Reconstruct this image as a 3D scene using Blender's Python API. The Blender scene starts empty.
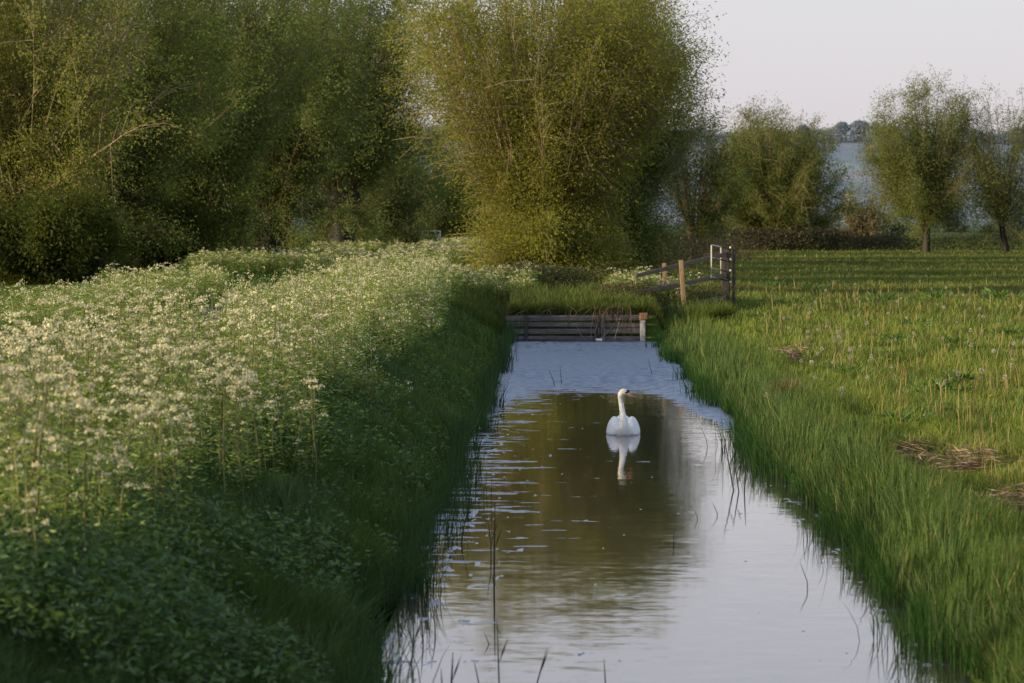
import bpy, math
import numpy as np
from mathutils import Vector, Matrix, Euler

scene = bpy.context.scene
COL = scene.collection
R = math.radians
rng = np.random.default_rng(7)

# ------------------------------------------------------------------ camera
CAM_H = 3.45
FPX = 3000.0
cam_d = bpy.data.cameras.new('camera'); cam = bpy.data.objects.new('camera', cam_d); COL.objects.link(cam)
cam_d.sensor_width = 36.0
cam_d.lens = FPX / 1024 * 36
cam_d.clip_start = 0.5; cam_d.clip_end = 20000
cam.location = (0, 0, CAM_H)
cam.rotation_euler = (R(90 - 2.32), 0, R(0.802))
cam_d.dof.use_dof = True
cam_d.dof.focus_distance = 50.0
cam_d.dof.aperture_fstop = 4.0
scene.camera = cam
CR = cam.rotation_euler.to_matrix()

def P(px, py, z=0.0):
    d = CR @ Vector(((px - 512) / FPX, (341.5 - py) / FPX, -1))
    t = (z - CAM_H) / d.z
    return Vector((d.x * t, d.y * t, z))

def PD(px, dist):
    """ground x for a pixel column at distance dist"""
    d = CR @ Vector(((px - 512) / FPX, 0, -1))
    return d.x / d.y * dist

# ------------------------------------------------------------------ noise
def _h(ix, iy, s):
    n = (ix.astype(np.int64) * 374761393 + iy.astype(np.int64) * 668265263 + s * 144665) & 0x7fffffff
    n = ((n ^ (n >> 13)) * 1274126177) & 0x7fffffff
    return ((n ^ (n >> 16)) & 0xffff) / 65535.0

def vnoise(x, y, s=0):
    x = np.asarray(x, float); y = np.asarray(y, float)
    ix = np.floor(x); iy = np.floor(y); fx = x - ix; fy = y - iy
    fx = fx * fx * (3 - 2 * fx); fy = fy * fy * (3 - 2 * fy)
    a = _h(ix, iy, s); b = _h(ix + 1, iy, s); c = _h(ix, iy + 1, s); d = _h(ix + 1, iy + 1, s)
    return (a * (1 - fx) + b * fx) * (1 - fy) + (c * (1 - fx) + d * fx) * fy

def fbm(x, y, s=0, o=3):
    v = 0; a = .5; t = 0
    for i in range(o):
        v = v + a * vnoise(x * 2 ** i, y * 2 ** i, s + i * 17); t += a; a *= .5
    return v / t

def sstep(a, b, x):
    t = np.clip((x - a) / (b - a), 0, 1); return t * t * (3 - 2 * t)

# ------------------------------------------------------------------ ground height
DAM_Y = 86.0
def ledge(y): return -1.4 - .17 * (1 - sstep(22, 45, y)) + 0.36 * (vnoise(y / 3.1, y * 0, 5) - .5) + .12 * (vnoise(y / .9, y * 0, 6) - .5)
def redge(y): return 3.0 + .3 * (1 - sstep(20, 42, y)) + 0.36 * (vnoise(y / 3.7, y * 0, 8) - .5) + .14 * (vnoise(y / .8, y * 0, 9) - .5)
def gz(x, y):
    x = np.asarray(x, float); y = np.asarray(y, float)
    L = ledge(y); Rr = redge(y)
    dl = L - x
    zl = np.where(dl < 0, -0.6 * sstep(0, .5, -dl) - .02, np.interp(dl, [0, .25, 1.1, 1.9, 2.6, 4.6, 5.0, 7.6, 8.2, 30, 60], [0, .22, .78, 1.16, 1.28, 1.24, 1.14, 1.14, 1.22, 1.15, .9]))
    dr = x - Rr
    zr = np.where(dr < 0, -0.6 * sstep(0, .5, -dr) - .02, np.interp(dr, [0, .3, 1.0, 2.2, 4, 8], [0, .22, .42, .62, .76, .8]))
    mid = (L + Rr) / 2
    z = np.where(x < mid, zl, zr)
    fill = np.interp(y, [0, DAM_Y + .02, DAM_Y + .06, DAM_Y + 3, DAM_Y + 8], [0, 0, .74, 1.0, 1.1])
    inside = sstep(DAM_Y, DAM_Y + .06, y)
    chan = sstep(-1.6, -1.2, x) * (1 - sstep(2.9, 3.3, x))
    soft = np.interp(y, [80, 95], [.0, 1.08]) * np.interp(x, [3.2, 10], [1, .7])
    z = z * (1 - inside) + inside * np.maximum(z, fill * chan)
    z = np.where(chan < .5, np.maximum(z, soft * np.maximum(sstep(86.5, 92, y) * (x > -6), np.clip(np.maximum(dl, dr) / .9, 0, 1))), z)
    land = np.clip(np.maximum(dl, np.maximum(dr, inside * .5)) / .8, 0, 1)
    z = z + land * ((fbm(x / 1.7, y / 1.7, 31) - .5) * .14 * (1 - sstep(60, 100, y)) + (fbm(x / 9, y / 9, 41) - .5) * .22 * np.clip(np.abs(x - 1) / 8, 0, 1))
    return z

# ------------------------------------------------------------------ mesh helpers
def tag(o, label=None, cat=None, group=None, kind=None):
    if label: o['label'] = label
    if cat: o['category'] = cat
    if group: o['group'] = group
    if kind: o['kind'] = kind
    return o

def mesh_np(name, V, faces, col=None, smooth=False):
    """faces: list of int arrays (n,k)"""
    me = bpy.data.meshes.new(name)
    V = np.asarray(V, np.float32)
    me.vertices.add(len(V)); me.vertices.foreach_set('co', V.ravel())
    faces = [np.asarray(f, np.int32) for f in faces if len(f)]
    nl = sum(f.size for f in faces); npg = sum(len(f) for f in faces)
    me.loops.add(nl); me.polygons.add(npg)
    me.loops.foreach_set('vertex_index', np.concatenate([f.ravel() for f in faces]))
    st = []; o = 0
    for f in faces:
        st.append(o + np.arange(len(f)) * f.shape[1]); o += f.size
    me.polygons.foreach_set('loop_start', np.concatenate(st).astype(np.int32))
    me.update(calc_edges=True)
    if smooth: me.polygons.foreach_set('use_smooth', np.ones(npg, bool))
    if col is not None:
        c = np.ones((len(V), 4), np.float32); c[:, :3] = col
        a = me.color_attributes.new('tint', 'FLOAT_COLOR', 'POINT'); a.data.foreach_set('color', c.ravel())
    me.validate()
    return me

def add(name, me, mat=None, parent=None):
    o = bpy.data.objects.new(name, me); COL.objects.link(o)
    if mat is not None:
        me.materials.clear(); me.materials.append(mat)
    if parent is not None: o.parent = parent
    return o

def empty(name, loc=(0, 0, 0), rz=0):
    o = bpy.data.objects.new(name, None); COL.objects.link(o)
    o.location = loc; o.rotation_euler = (0, 0, rz); o.empty_display_size = .2
    return o

class Geo:
    """accumulate vertices / faces / colours"""
    def __init__(s): s.V = []; s.F = {}; s.C = []; s.n = 0
    def put(s, V, fl, C):
        V = np.asarray(V, float); 
        for f in fl:
            f = np.asarray(f, np.int64)
            if len(f): s.F.setdefault(f.shape[1], []).append(f + s.n)
        s.V.append(V); C = np.broadcast_to(np.asarray(C, float), (len(V), 3)); s.C.append(C); s.n += len(V)
    def mesh(s, name, smooth=False):
        return mesh_np(name, np.concatenate(s.V), [np.concatenate(f) for f in s.F.values()], np.concatenate(s.C), smooth)

def unit(v): return v / np.maximum(np.linalg.norm(v, axis=-1, keepdims=True), 1e-9)

def blades(g, pos, h, w, az, lean, col, tipcol=None, face=None):
    """grass blades; lean = horizontal tip displacement / height"""
    n = len(pos); h = np.broadcast_to(h, n); w = np.broadcast_to(w, n); lean = np.broadcast_to(lean, n)
    dx = np.stack([np.cos(az), np.sin(az), np.zeros(n)], 1)
    fa = rng.uniform(0, math.pi, n) if face is None else face
    wv = np.stack([np.cos(fa), np.sin(fa), np.zeros(n)], 1)
    col = np.broadcast_to(col, (n, 3)); tc = col * 1.0 if tipcol is None else np.broadcast_to(tipcol, (n, 3))
    Vs = []; Cs = []
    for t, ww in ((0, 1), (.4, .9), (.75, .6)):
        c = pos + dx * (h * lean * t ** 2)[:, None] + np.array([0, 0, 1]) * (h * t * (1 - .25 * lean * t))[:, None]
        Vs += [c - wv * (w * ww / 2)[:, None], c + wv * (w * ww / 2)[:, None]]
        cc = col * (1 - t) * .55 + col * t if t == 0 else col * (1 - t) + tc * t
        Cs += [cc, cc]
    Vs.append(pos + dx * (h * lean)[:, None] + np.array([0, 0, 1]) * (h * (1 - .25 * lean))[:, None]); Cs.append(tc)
    V = np.stack(Vs, 1).reshape(-1, 3); C = np.stack(Cs, 1).reshape(-1, 3)
    b = (np.arange(n) * 7)[:, None]
    g.put(V, [np.concatenate([b + [0, 1, 3, 2], b + [2, 3, 5, 4]]), b + [4, 5, 6]], C)

def leaves(g, c, d, L, W, col, nrm=None):
    """rhombus leaves starting at c along d"""
    n = len(c); L = np.broadcast_to(L, n); W = np.broadcast_to(W, n)
    d = unit(d); r = rng.normal(size=(n, 3)) if nrm is None else nrm
    s = unit(np.cross(d, r))
    V = np.stack([c, c + d * (L * .45)[:, None] + s * (W / 2)[:, None], c + d * L[:, None], c + d * (L * .45)[:, None] - s * (W / 2)[:, None]], 1).reshape(-1, 3)
    C = np.repeat(np.broadcast_to(col, (n, 3)), 4, 0)
    g.put(V, [(np.arange(n) * 4)[:, None] + [0, 1, 2, 3]], C)

def tubes(g, pts, rad, col, k=5):
    """pts (n,m,3), rad (n,m)"""
    n, m, _ = pts.shape
    T = unit(np.gradient(pts, axis=1))
    up = np.where(np.abs(T[..., 2:3]) > .9, np.array([1., 0, 0]), np.array([0, 0, 1.]))
    A = unit(np.cross(T, up)); B = np.cross(T, A)
    ang = np.arange(k) / k * 2 * math.pi
    ring = A[:, :, None] * np.cos(ang)[:, None] + B[:, :, None] * np.sin(ang)[:, None]
    V = pts[:, :, None] + ring * rad[:, :, None, None]
    idx = np.arange(n * m * k).reshape(n, m, k)
    a = idx[:, :-1]; b = idx[:, 1:]
    F = np.stack([a, np.roll(a, -1, 2), np.roll(b, -1, 2), b], -1).reshape(-1, 4)
    col = np.asarray(col, float)
    if col.ndim == 2: col = np.repeat(col, m * k, 0)
    caps = [idx[:, -1, :].reshape(-1, k)] if k > 2 else []
    g.put(V.reshape(-1, 3), [F] + caps, col)

def box(g, c, s, col=(1, 1, 1), rot=None, jit=0):
    s = np.array(s) / 2
    V = np.array([[x, y, z] for x in (-1, 1) for y in (-1, 1) for z in (-1, 1)], float) * s
    if jit: V += rng.normal(size=V.shape) * jit
    if rot is not None: V = V @ np.array(rot).T
    g.put(V + np.array(c), [[[0, 1, 3, 2], [4, 6, 7, 5], [0, 4, 5, 1], [2, 3, 7, 6], [0, 2, 6, 4], [1, 5, 7, 3]]], col)

# ------------------------------------------------------------------ materials
def nmat(name):
    m = bpy.data.materials.new(name); m.use_nodes = True
    nt = m.node_tree; nt.nodes.clear()
    return m, nt, nt.nodes, nt.links
def N(nt, t, **kw):
    n = nt.nodes.new(t)
    for k, v in kw.items():
        if k in n.inputs: n.inputs[k].default_value = v
        else: setattr(n, k, v)
    return n

def leaf_mat(name, transl=.4, gloss=.04, rough=.45, gain=1.0, tcol=(1.15, 1.1, .55)):
    m, nt, nd, lk = nmat(name)
    at = N(nt, 'ShaderNodeAttribute', attribute_name='tint')
    no = N(nt, 'ShaderNodeTexNoise', Scale=1.3); tc = N(nt, 'ShaderNodeNewGeometry')
    lk.new(tc.outputs['Position'], no.inputs['Vector'])
    mr = N(nt, 'ShaderNodeMapRange'); mr.inputs['From Min'].default_value = .3; mr.inputs['From Max'].default_value = .7
    mr.inputs['To Min'].default_value = .75 * gain; mr.inputs['To Max'].default_value = 1.2 * gain
    lk.new(no.outputs['Fac'], mr.inputs['Value'])
    vm = N(nt, 'ShaderNodeVectorMath', operation='SCALE'); lk.new(at.outputs['Color'], vm.inputs[0]); lk.new(mr.outputs[0], vm.inputs['Scale'])
    di = N(nt, 'ShaderNodeBsdfDiffuse'); tr = N(nt, 'ShaderNodeBsdfTranslucent')
    lk.new(vm.outputs[0], di.inputs[0])
    v2 = N(nt, 'ShaderNodeVectorMath', operation='MULTIPLY'); v2.inputs[1].default_value = tcol
    lk.new(vm.outputs[0], v2.inputs[0]); lk.new(v2.outputs[0], tr.inputs[0])
    mx = N(nt, 'ShaderNodeMixShader', Fac=transl); lk.new(di.outputs[0], mx.inputs[1]); lk.new(tr.outputs[0], mx.inputs[2])
    gl = N(nt, 'ShaderNodeBsdfGlossy', Roughness=rough); gl.inputs['Color'].default_value = (.9, .95, 1, 1)
    m2 = N(nt, 'ShaderNodeMixShader', Fac=gloss); lk.new(mx.outputs[0], m2.inputs[1]); lk.new(gl.outputs[0], m2.inputs[2])
    o = N(nt, 'ShaderNodeOutputMaterial'); lk.new(m2.outputs[0], o.inputs[0])
    return m

def ramp(nt, stops):
    r = N(nt, 'ShaderNodeValToRGB'); e = r.color_ramp.elements
    while len(e) < len(stops): e.new(.5)
    for i, (p, c) in enumerate(stops): e[i].position = p; e[i].color = (*c, 1)
    return r

def tex_mat(name, stops, scale=(1, 1, 1), nscale=5, rough=.8, bump=.0, bdist=.02, detail=6, coord='Object', spec=.2, metallic=0):
    m, nt, nd, lk = nmat(name)
    tc = N(nt, 'ShaderNodeTexCoord'); mp = N(nt, 'ShaderNodeMapping'); mp.inputs['Scale'].default_value = scale
    lk.new(tc.outputs[coord], mp.inputs[0])
    no = N(nt, 'ShaderNodeTexNoise', Scale=nscale, Detail=detail, Roughness=.65); lk.new(mp.outputs[0], no.inputs['Vector'])
    r = ramp(nt, stops); lk.new(no.outputs['Fac'], r.inputs[0])
    b = N(nt, 'ShaderNodeBsdfPrincipled', Roughness=rough, Metallic=metallic); b.inputs['Specular IOR Level'].default_value = spec
    lk.new(r.outputs[0], b.inputs['Base Color'])
    if bump:
        bp = N(nt, 'ShaderNodeBump', Strength=bump, Distance=bdist); lk.new(no.outputs['Fac'], bp.inputs['Height']); lk.new(bp.outputs[0], b.inputs['Normal'])
    o = N(nt, 'ShaderNodeOutputMaterial'); lk.new(b.outputs[0], o.inputs[0])
    return m

M = {}
M['grass'] = leaf_mat('grass_blades', .35, .012, .55)
M['willow'] = leaf_mat('willow_leaves', .42, .0, .5, tcol=(1.1, 1.15, .6))
M['herb'] = leaf_mat('herb_leaves', .4, .03, .5)
M['flower'] = leaf_mat('white_petals', .3, .0, .6, tcol=(1, .97, .85))
M['bark'] = leaf_mat('willow_bark', 0, .02, .6)
M['straw'] = leaf_mat('dead_straw', .15, .02, .6)
M['far'] = leaf_mat('hazy_foliage', .3, 0, .6)
M['soil'] = tex_mat('bare_soil', [(.3, (.025, .02, .012)), (.7, (.07, .05, .03))], nscale=3, rough=.95, bump=.6)
M['asphalt'] = tex_mat('old_track_tarmac', [(.35, (.035, .04, .05)), (.65, (.07, .075, .085))], nscale=2.5, rough=.9, bump=.3)
M['plank'] = tex_mat('grey_weathered_plank', [(.25, (.05, .045, .05)), (.5, (.13, .12, .12)), (.75, (.26, .24, .23))], scale=(.35, 1, 6), nscale=6, rough=.75, bump=.5)
M['rail'] = tex_mat('weathered_rail', [(.3, (.08, .065, .055)), (.55, (.17, .14, .12)), (.8, (.3, .25, .2))], scale=(.5, 3, 6), nscale=5, rough=.85, bump=.5)
M['post'] = tex_mat('brown_fence_post', [(.25, (.12, .08, .05)), (.5, (.28, .19, .12)), (.8, (.42, .31, .21))], scale=(5, 5, .6), nscale=5, rough=.85, bump=.5)
M['darkpost'] = tex_mat('dark_gatepost', [(.3, (.03, .028, .03)), (.6, (.07, .065, .06)), (.8, (.12, .11, .1))], scale=(5, 5, .6), nscale=4, rough=.85, bump=.5)
M['rawwood'] = tex_mat('raw_orange_wood', [(.35, (.1, .06, .04)), (.65, (.34, .19, .11))], scale=(4, 4, .8), nscale=5, rough=.8, bump=.4)
M['palewood'] = tex_mat('pale_post_wood', [(.3, (.2, .21, .23)), (.7, (.42, .42, .43))], scale=(4, 4, .8), nscale=5, rough=.8, bump=.4)
M['galv'] = tex_mat('galvanised_steel', [(.3, (.45, .45, .45)), (.7, (.7, .7, .68))], nscale=12, rough=.45, metallic=.3, spec=.5)
M['white'] = tex_mat('white_plastic', [(.3, (.6, .6, .6)), (.7, (.78, .78, .76))], nscale=6, rough=.5)
M['render'] = tex_mat('pale_rendered_wall', [(.3, (.36, .34, .36)), (.7, (.44, .41, .43))], nscale=1, rough=.9)
M['slate'] = tex_mat('grey_slate_roof', [(.3, (.2, .22, .27)), (.7, (.28, .3, .35))], nscale=2, rough=.8)

def ground_mat():
    m, nt, nd, lk = nmat('grassy_ground')
    g = N(nt, 'ShaderNodeNewGeometry')
    mp = N(nt, 'ShaderNodeMapping'); mp.inputs['Scale'].default_value = (1, .45, 1); lk.new(g.outputs['Position'], mp.inputs[0])
    n1 = N(nt, 'ShaderNodeTexNoise', Scale=.09, Detail=8, Roughness=.6); lk.new(mp.outputs[0], n1.inputs['Vector'])
    n2 = N(nt, 'ShaderNodeTexNoise', Scale=3.5, Detail=5, Roughness=.7); lk.new(g.outputs['Position'], n2.inputs['Vector'])
    r1 = ramp(nt, [(.3, (.05, .08, .02)), (.5, (.09, .13, .03)), (.7, (.14, .16, .045))]); lk.new(n1.outputs['Fac'], r1.inputs[0])
    r2 = ramp(nt, [(.3, (.45, .45, .45)), (.7, (1.25, 1.2, 1.1))]); lk.new(n2.outputs['Fac'], r2.inputs[0])
    mu = N(nt, 'ShaderNodeMixRGB', blend_type='MULTIPLY', Fac=1.0); lk.new(r1.outputs[0], mu.inputs[1]); lk.new(r2.outputs[0], mu.inputs[2])
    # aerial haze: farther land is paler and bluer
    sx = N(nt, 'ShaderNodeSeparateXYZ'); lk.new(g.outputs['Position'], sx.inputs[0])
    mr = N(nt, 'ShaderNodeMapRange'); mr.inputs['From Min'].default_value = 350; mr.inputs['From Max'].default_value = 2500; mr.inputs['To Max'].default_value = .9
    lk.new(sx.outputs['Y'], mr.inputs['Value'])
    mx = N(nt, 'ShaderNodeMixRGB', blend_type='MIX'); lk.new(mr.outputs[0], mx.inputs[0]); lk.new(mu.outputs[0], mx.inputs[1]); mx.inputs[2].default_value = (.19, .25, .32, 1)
    b = N(nt, 'ShaderNodeBsdfDiffuse'); lk.new(mx.outputs[0], b.inputs[0])
    o = N(nt, 'ShaderNodeOutputMaterial'); lk.new(b.outputs[0], o.inputs[0])
    return m
M['ground'] = ground_mat()

def hill_mat():
    m, nt, nd, lk = nmat('hazy_hill_fields')
    g = N(nt, 'ShaderNodeNewGeometry')
    mp = N(nt, 'ShaderNodeMapping'); mp.inputs['Scale'].default_value = (.006, .0042, .0); mp.inputs['Rotation'].default_value = (0, 0, .35)
    lk.new(g.outputs['Position'], mp.inputs[0])
    v = N(nt, 'ShaderNodeTexVoronoi', Scale=1.3); v.distance = 'CHEBYCHEV'; lk.new(mp.outputs[0], v.inputs['Vector'])
    sp = N(nt, 'ShaderNodeSeparateColor'); lk.new(v.outputs['Color'], sp.inputs[0])
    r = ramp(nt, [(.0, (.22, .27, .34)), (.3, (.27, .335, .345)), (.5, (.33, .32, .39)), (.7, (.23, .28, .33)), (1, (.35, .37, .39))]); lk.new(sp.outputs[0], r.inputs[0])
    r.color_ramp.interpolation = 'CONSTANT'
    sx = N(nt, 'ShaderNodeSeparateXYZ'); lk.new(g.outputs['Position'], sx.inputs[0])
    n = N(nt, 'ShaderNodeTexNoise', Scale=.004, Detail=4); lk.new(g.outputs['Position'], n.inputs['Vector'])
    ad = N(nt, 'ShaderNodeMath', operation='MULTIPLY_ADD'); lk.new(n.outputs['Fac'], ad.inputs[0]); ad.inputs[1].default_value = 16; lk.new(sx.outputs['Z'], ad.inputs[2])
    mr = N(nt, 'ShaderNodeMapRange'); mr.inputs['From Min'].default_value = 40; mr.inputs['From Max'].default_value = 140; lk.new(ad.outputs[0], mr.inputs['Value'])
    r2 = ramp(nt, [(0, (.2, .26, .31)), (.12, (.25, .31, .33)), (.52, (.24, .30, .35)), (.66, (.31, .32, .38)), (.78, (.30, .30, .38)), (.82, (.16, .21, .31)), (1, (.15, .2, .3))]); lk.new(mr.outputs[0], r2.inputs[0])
    mx0 = N(nt, 'ShaderNodeMixRGB', blend_type='MIX', Fac=.5); lk.new(r.outputs[0], mx0.inputs[1]); lk.new(r2.outputs[0], mx0.inputs[2])
    ve = N(nt, 'ShaderNodeTexVoronoi', Scale=1.3, feature='DISTANCE_TO_EDGE'); lk.new(mp.outputs[0], ve.inputs['Vector'])
    v.distance = 'EUCLIDEAN'
    er = N(nt, 'ShaderNodeMapRange'); er.inputs['From Min'].default_value = .005; er.inputs['From Max'].default_value = .05; er.inputs['To Min'].default_value = .4; er.inputs['To Max'].default_value = 0; lk.new(ve.outputs['Distance'], er.inputs['Value'])
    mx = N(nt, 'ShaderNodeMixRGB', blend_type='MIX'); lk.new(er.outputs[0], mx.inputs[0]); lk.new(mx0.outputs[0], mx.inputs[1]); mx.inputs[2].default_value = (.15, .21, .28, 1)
    b = N(nt, 'ShaderNodeBsdfDiffuse'); lk.new(mx.outputs[0], b.inputs[0])
    o = N(nt, 'ShaderNodeOutputMaterial'); lk.new(b.outputs[0], o.inputs[0])
    return m
M['hill'] = hill_mat()

def water_mat():
    m, nt, nd, lk = nmat('ditch_water')
    g = N(nt, 'ShaderNodeNewGeometry'); sx = N(nt, 'ShaderNodeSeparateXYZ'); lk.new(g.outputs['Position'], sx.inputs[0])
    def noise(sc, scale=1, detail=2, off=0):
        mp = N(nt, 'ShaderNodeMapping'); mp.inputs['Scale'].default_value = sc; mp.inputs['Location'].default_value = (off, off * 1.7, 0)
        lk.new(g.outputs['Position'], mp.inputs[0]); n = N(nt, 'ShaderNodeTexNoise', Scale=scale, Detail=detail, Roughness=.55); lk.new(mp.outputs[0], n.inputs['Vector']); return n
    def mth(op, a, b=None, c=None, clamp=False):
        n = N(nt, 'ShaderNodeMath', operation=op); n.use_clamp = clamp
        for i, v in enumerate((a, b, c)):
            if v is None: continue
            if isinstance(v, (int, float)): n.inputs[i].default_value = v
            else: lk.new(v, n.inputs[i])
        return n.outputs[0]
    def mrange(v, a, b, c=0, d=1):
        n = N(nt, 'ShaderNodeMapRange'); n.interpolation_type = 'SMOOTHSTEP'
        for k, q in zip(('From Min', 'From Max', 'To Min', 'To Max'), (a, b, c, d)): n.inputs[k].default_value = q
        lk.new(v, n.inputs['Value']); return n.outputs[0]
    X = sx.outputs['X']; Y = sx.outputs['Y']
    # ruffled film at the far end (boundary runs nearer the camera along the right bank)
    nb = noise((1.6, .5, 1), 1, 6).outputs['Fac']
    edge = mth('ADD', mth('MULTIPLY_ADD', nb, 9.0, -4.5), Y)
    side = mth('MULTIPLY', mth('ABSOLUTE', mth('SUBTRACT', X, .75)), 1.0)
    side = mth('MULTIPLY', mth('POWER', mth('MAXIMUM', mth('SUBTRACT', side, .9), 0.0), 2.0), 7.0)
    eb = noise((.5, 3.5, 1), 1, 3, 27).outputs['Fac']
    film = mrange(mth('ADD', mth('ADD', edge, side), mth('MULTIPLY_ADD', eb, 10.0, -5.0)), 59.2, 60.2)
    # streaks of ruffled water / floating bits
    s1 = noise((1.1, 2.6, 1), 1, 4, 3).outputs['Fac']
    leftw = mrange(X, .6, -1.2, 0, .15)
    nearw = mrange(Y, 24, 36, -.12, 0)
    strk = mrange(mth('ADD', mth('ADD', s1, leftw), nearw), .67, .70, 0, .85)
    spots = noise((7, 1.6, 1), 1, 2, 9).outputs['Fac']
    lsp = mrange(mth('ADD', spots, mrange(X, .2, -1.2, -.03, .1)), .71, .73, 0, .6)
    rsp = mrange(mth('ADD', spots, mrange(X, 2.4, 3.1, 0, .12)), .72, .75, 0, .4)
    mask = mth('MAXIMUM', film, mth('MAXIMUM', strk, mth('MAXIMUM', lsp, rsp)))
    # slopes
    w1 = noise((2.2, 5.5, 1), 1, 2, 1).outputs['Color']; w2 = noise((9, 26, 1), 1, 2, 5).outputs['Color']; w3 = noise((.25, .5, 1), 1, 2, 7).outputs['Fac']
    a = N(nt, 'ShaderNodeVectorMath', operation='SUBTRACT'); lk.new(w1, a.inputs[0]); a.inputs[1].default_value = (.5, .5, .5)
    b = N(nt, 'ShaderNodeVectorMath', operation='SUBTRACT'); lk.new(w2, b.inputs[0]); b.inputs[1].default_value = (.5, .5, .5)
    ka = mrange(w3, .35, .65, .5, 1.4)
    kb = mth('MULTIPLY', ka, mrange(Y, 38, 25, 1, 1.35))
    a1 = N(nt, 'ShaderNodeVectorMath', operation='MULTIPLY'); lk.new(a.outputs[0], a1.inputs[0]); a1.inputs[1].default_value = (.009, .025, 0)
    a2 = N(nt, 'ShaderNodeVectorMath', operation='SCALE'); lk.new(a1.outputs[0], a2.inputs[0]); lk.new(kb, a2.inputs['Scale'])
    b1 = N(nt, 'ShaderNodeVectorMath', operation='MULTIPLY'); lk.new(b.outputs[0], b1.inputs[0]); b1.inputs[1].default_value = (.5, .9, 0)
    f1 = noise((5, 2.6, 1), 1, 9, 15).outputs['Fac']; f2 = noise((.7, .5, 1), 1, 3, 19).outputs['Fac']
    front = mrange(edge, 63.5, 59.5, 0, .5)
    tex = mth('ADD', mrange(f1, .42, .58, -.1, 1), mth('ADD', front, mrange(f2, .35, .65, -.25, .25)), clamp=True)
    fb = mth('MULTIPLY_ADD', mask, .62, .035)
    b2 = N(nt, 'ShaderNodeVectorMath', operation='SCALE'); lk.new(b1.outputs[0], b2.inputs[0]); lk.new(fb, b2.inputs['Scale'])
    s = N(nt, 'ShaderNodeVectorMath', operation='ADD'); lk.new(a2.outputs[0], s.inputs[0]); lk.new(b2.outputs[0], s.inputs[1])
    tilt = N(nt, 'ShaderNodeCombineXYZ'); lk.new(mth('MULTIPLY', mask, mth('MULTIPLY_ADD', tex, .3, -.44)), tilt.inputs['Y']); tilt.inputs['Z'].default_value = 1; bias = mrange(Y, 46, 27, 0, -.010); lk.new(mth('ADD', tilt.inputs['Y'].links[0].from_socket, bias), tilt.inputs['Y'])
    s2 = N(nt, 'ShaderNodeVectorMath', operation='ADD'); lk.new(s.outputs[0], s2.inputs[0]); lk.new(tilt.outputs[0], s2.inputs[1])
    nn = N(nt, 'ShaderNodeVectorMath', operation='NORMALIZE'); lk.new(s2.outputs[0], nn.inputs[0])
    gl = N(nt, 'ShaderNodeBsdfGlossy', Roughness=.03); lk.new(nn.outputs[0], gl.inputs['Normal']); gl.inputs['Color'].default_value = (1, .975, .98, 1)
    lk.new(mth('MULTIPLY_ADD', mask, .25, .045), gl.inputs['Roughness'])
    gc_ = N(nt, 'ShaderNodeMixRGB'); lk.new(mask, gc_.inputs[0]); gc_.inputs[1].default_value = (1, .975, .98, 1); gc_.inputs[2].default_value = (.68, .76, .9, 1); lk.new(gc_.outputs[0], gl.inputs['Color'])
    fr = N(nt, 'ShaderNodeFresnel', IOR=1.33); lk.new(nn.outputs[0], fr.inputs['Normal'])
    frb = mth('MULTIPLY_ADD', fr.outputs[0], .75, .32, clamp=True)
    di = N(nt, 'ShaderNodeBsdfDiffuse'); 
    dc = N(nt, 'ShaderNodeMixRGB'); lk.new(mask, dc.inputs[0]); dc.inputs[1].default_value = (.075, .066, .048, 1); dc.inputs[2].default_value = (.05, .07, .10, 1)
    lk.new(dc.outputs[0], di.inputs[0])
    mx = N(nt, 'ShaderNodeMixShader'); lk.new(frb, mx.inputs[0]); lk.new(di.outputs[0], mx.inputs[1]); lk.new(gl.outputs[0], mx.inputs[2])
    o = N(nt, 'ShaderNodeOutputMaterial'); lk.new(mx.outputs[0], o.inputs[0])
    return m
M['water'] = water_mat()

# ------------------------------------------------------------------ world and sun
SUN_EL = 13.0
SUN_V = Vector((-.91, -.41, 0)).normalized()      # horizontal direction TOWARDS the sun
w = bpy.data.worlds.new('World'); scene.world = w; w.use_nodes = True
nt = w.node_tree; nt.nodes.clear(); lk = nt.links
sky = N(nt, 'ShaderNodeTexSky', sky_type='NISHITA'); sky.sun_disc = False; sky.sun_elevation = R(SUN_EL)
sky.sun_rotation = math.atan2(SUN_V.x, SUN_V.y) % (2 * math.pi); sky.dust_density = 2.5; sky.ozone_density = 1.5
tc = N(nt, 'ShaderNodeTexCoord'); sx = N(nt, 'ShaderNodeSeparateXYZ'); lk.new(tc.outputs['Generated'], sx.inputs[0])
rp = ramp(nt, [(0, (.72, .655, .715)), (.08, (.74, .715, .76)), (.25, (.62, .63, .70)), (.5, (.46, .51, .62)), (1, (.36, .43, .57))]); lk.new(sx.outputs['Z'], rp.inputs[0])
bg1 = N(nt, 'ShaderNodeBackground', Strength=.04); lk.new(sky.outputs[0], bg1.inputs[0])
bg2 = N(nt, 'ShaderNodeBackground', Strength=.89); lk.new(rp.outputs[0], bg2.inputs[0])
ads = N(nt, 'ShaderNodeAddShader'); lk.new(bg1.outputs[0], ads.inputs[0]); lk.new(bg2.outputs[0], ads.inputs[1])
ow = N(nt, 'ShaderNodeOutputWorld'); lk.new(ads.outputs[0], ow.inputs[0])
sd = bpy.data.lights.new('sun', 'SUN'); sd.energy = 5.0; sd.angle = R(.6); sd.color = (1, .78, .43)
so = bpy.data.objects.new('sun', sd); COL.objects.link(so)
sv = Vector((SUN_V.x * math.cos(R(SUN_EL)), SUN_V.y * math.cos(R(SUN_EL)), math.sin(R(SUN_EL))))
so.rotation_euler = sv.to_track_quat('Z', 'Y').to_euler()
scene.view_settings.view_transform = 'Standard'; scene.view_settings.look = 'None'; scene.view_settings.exposure = 0

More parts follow.
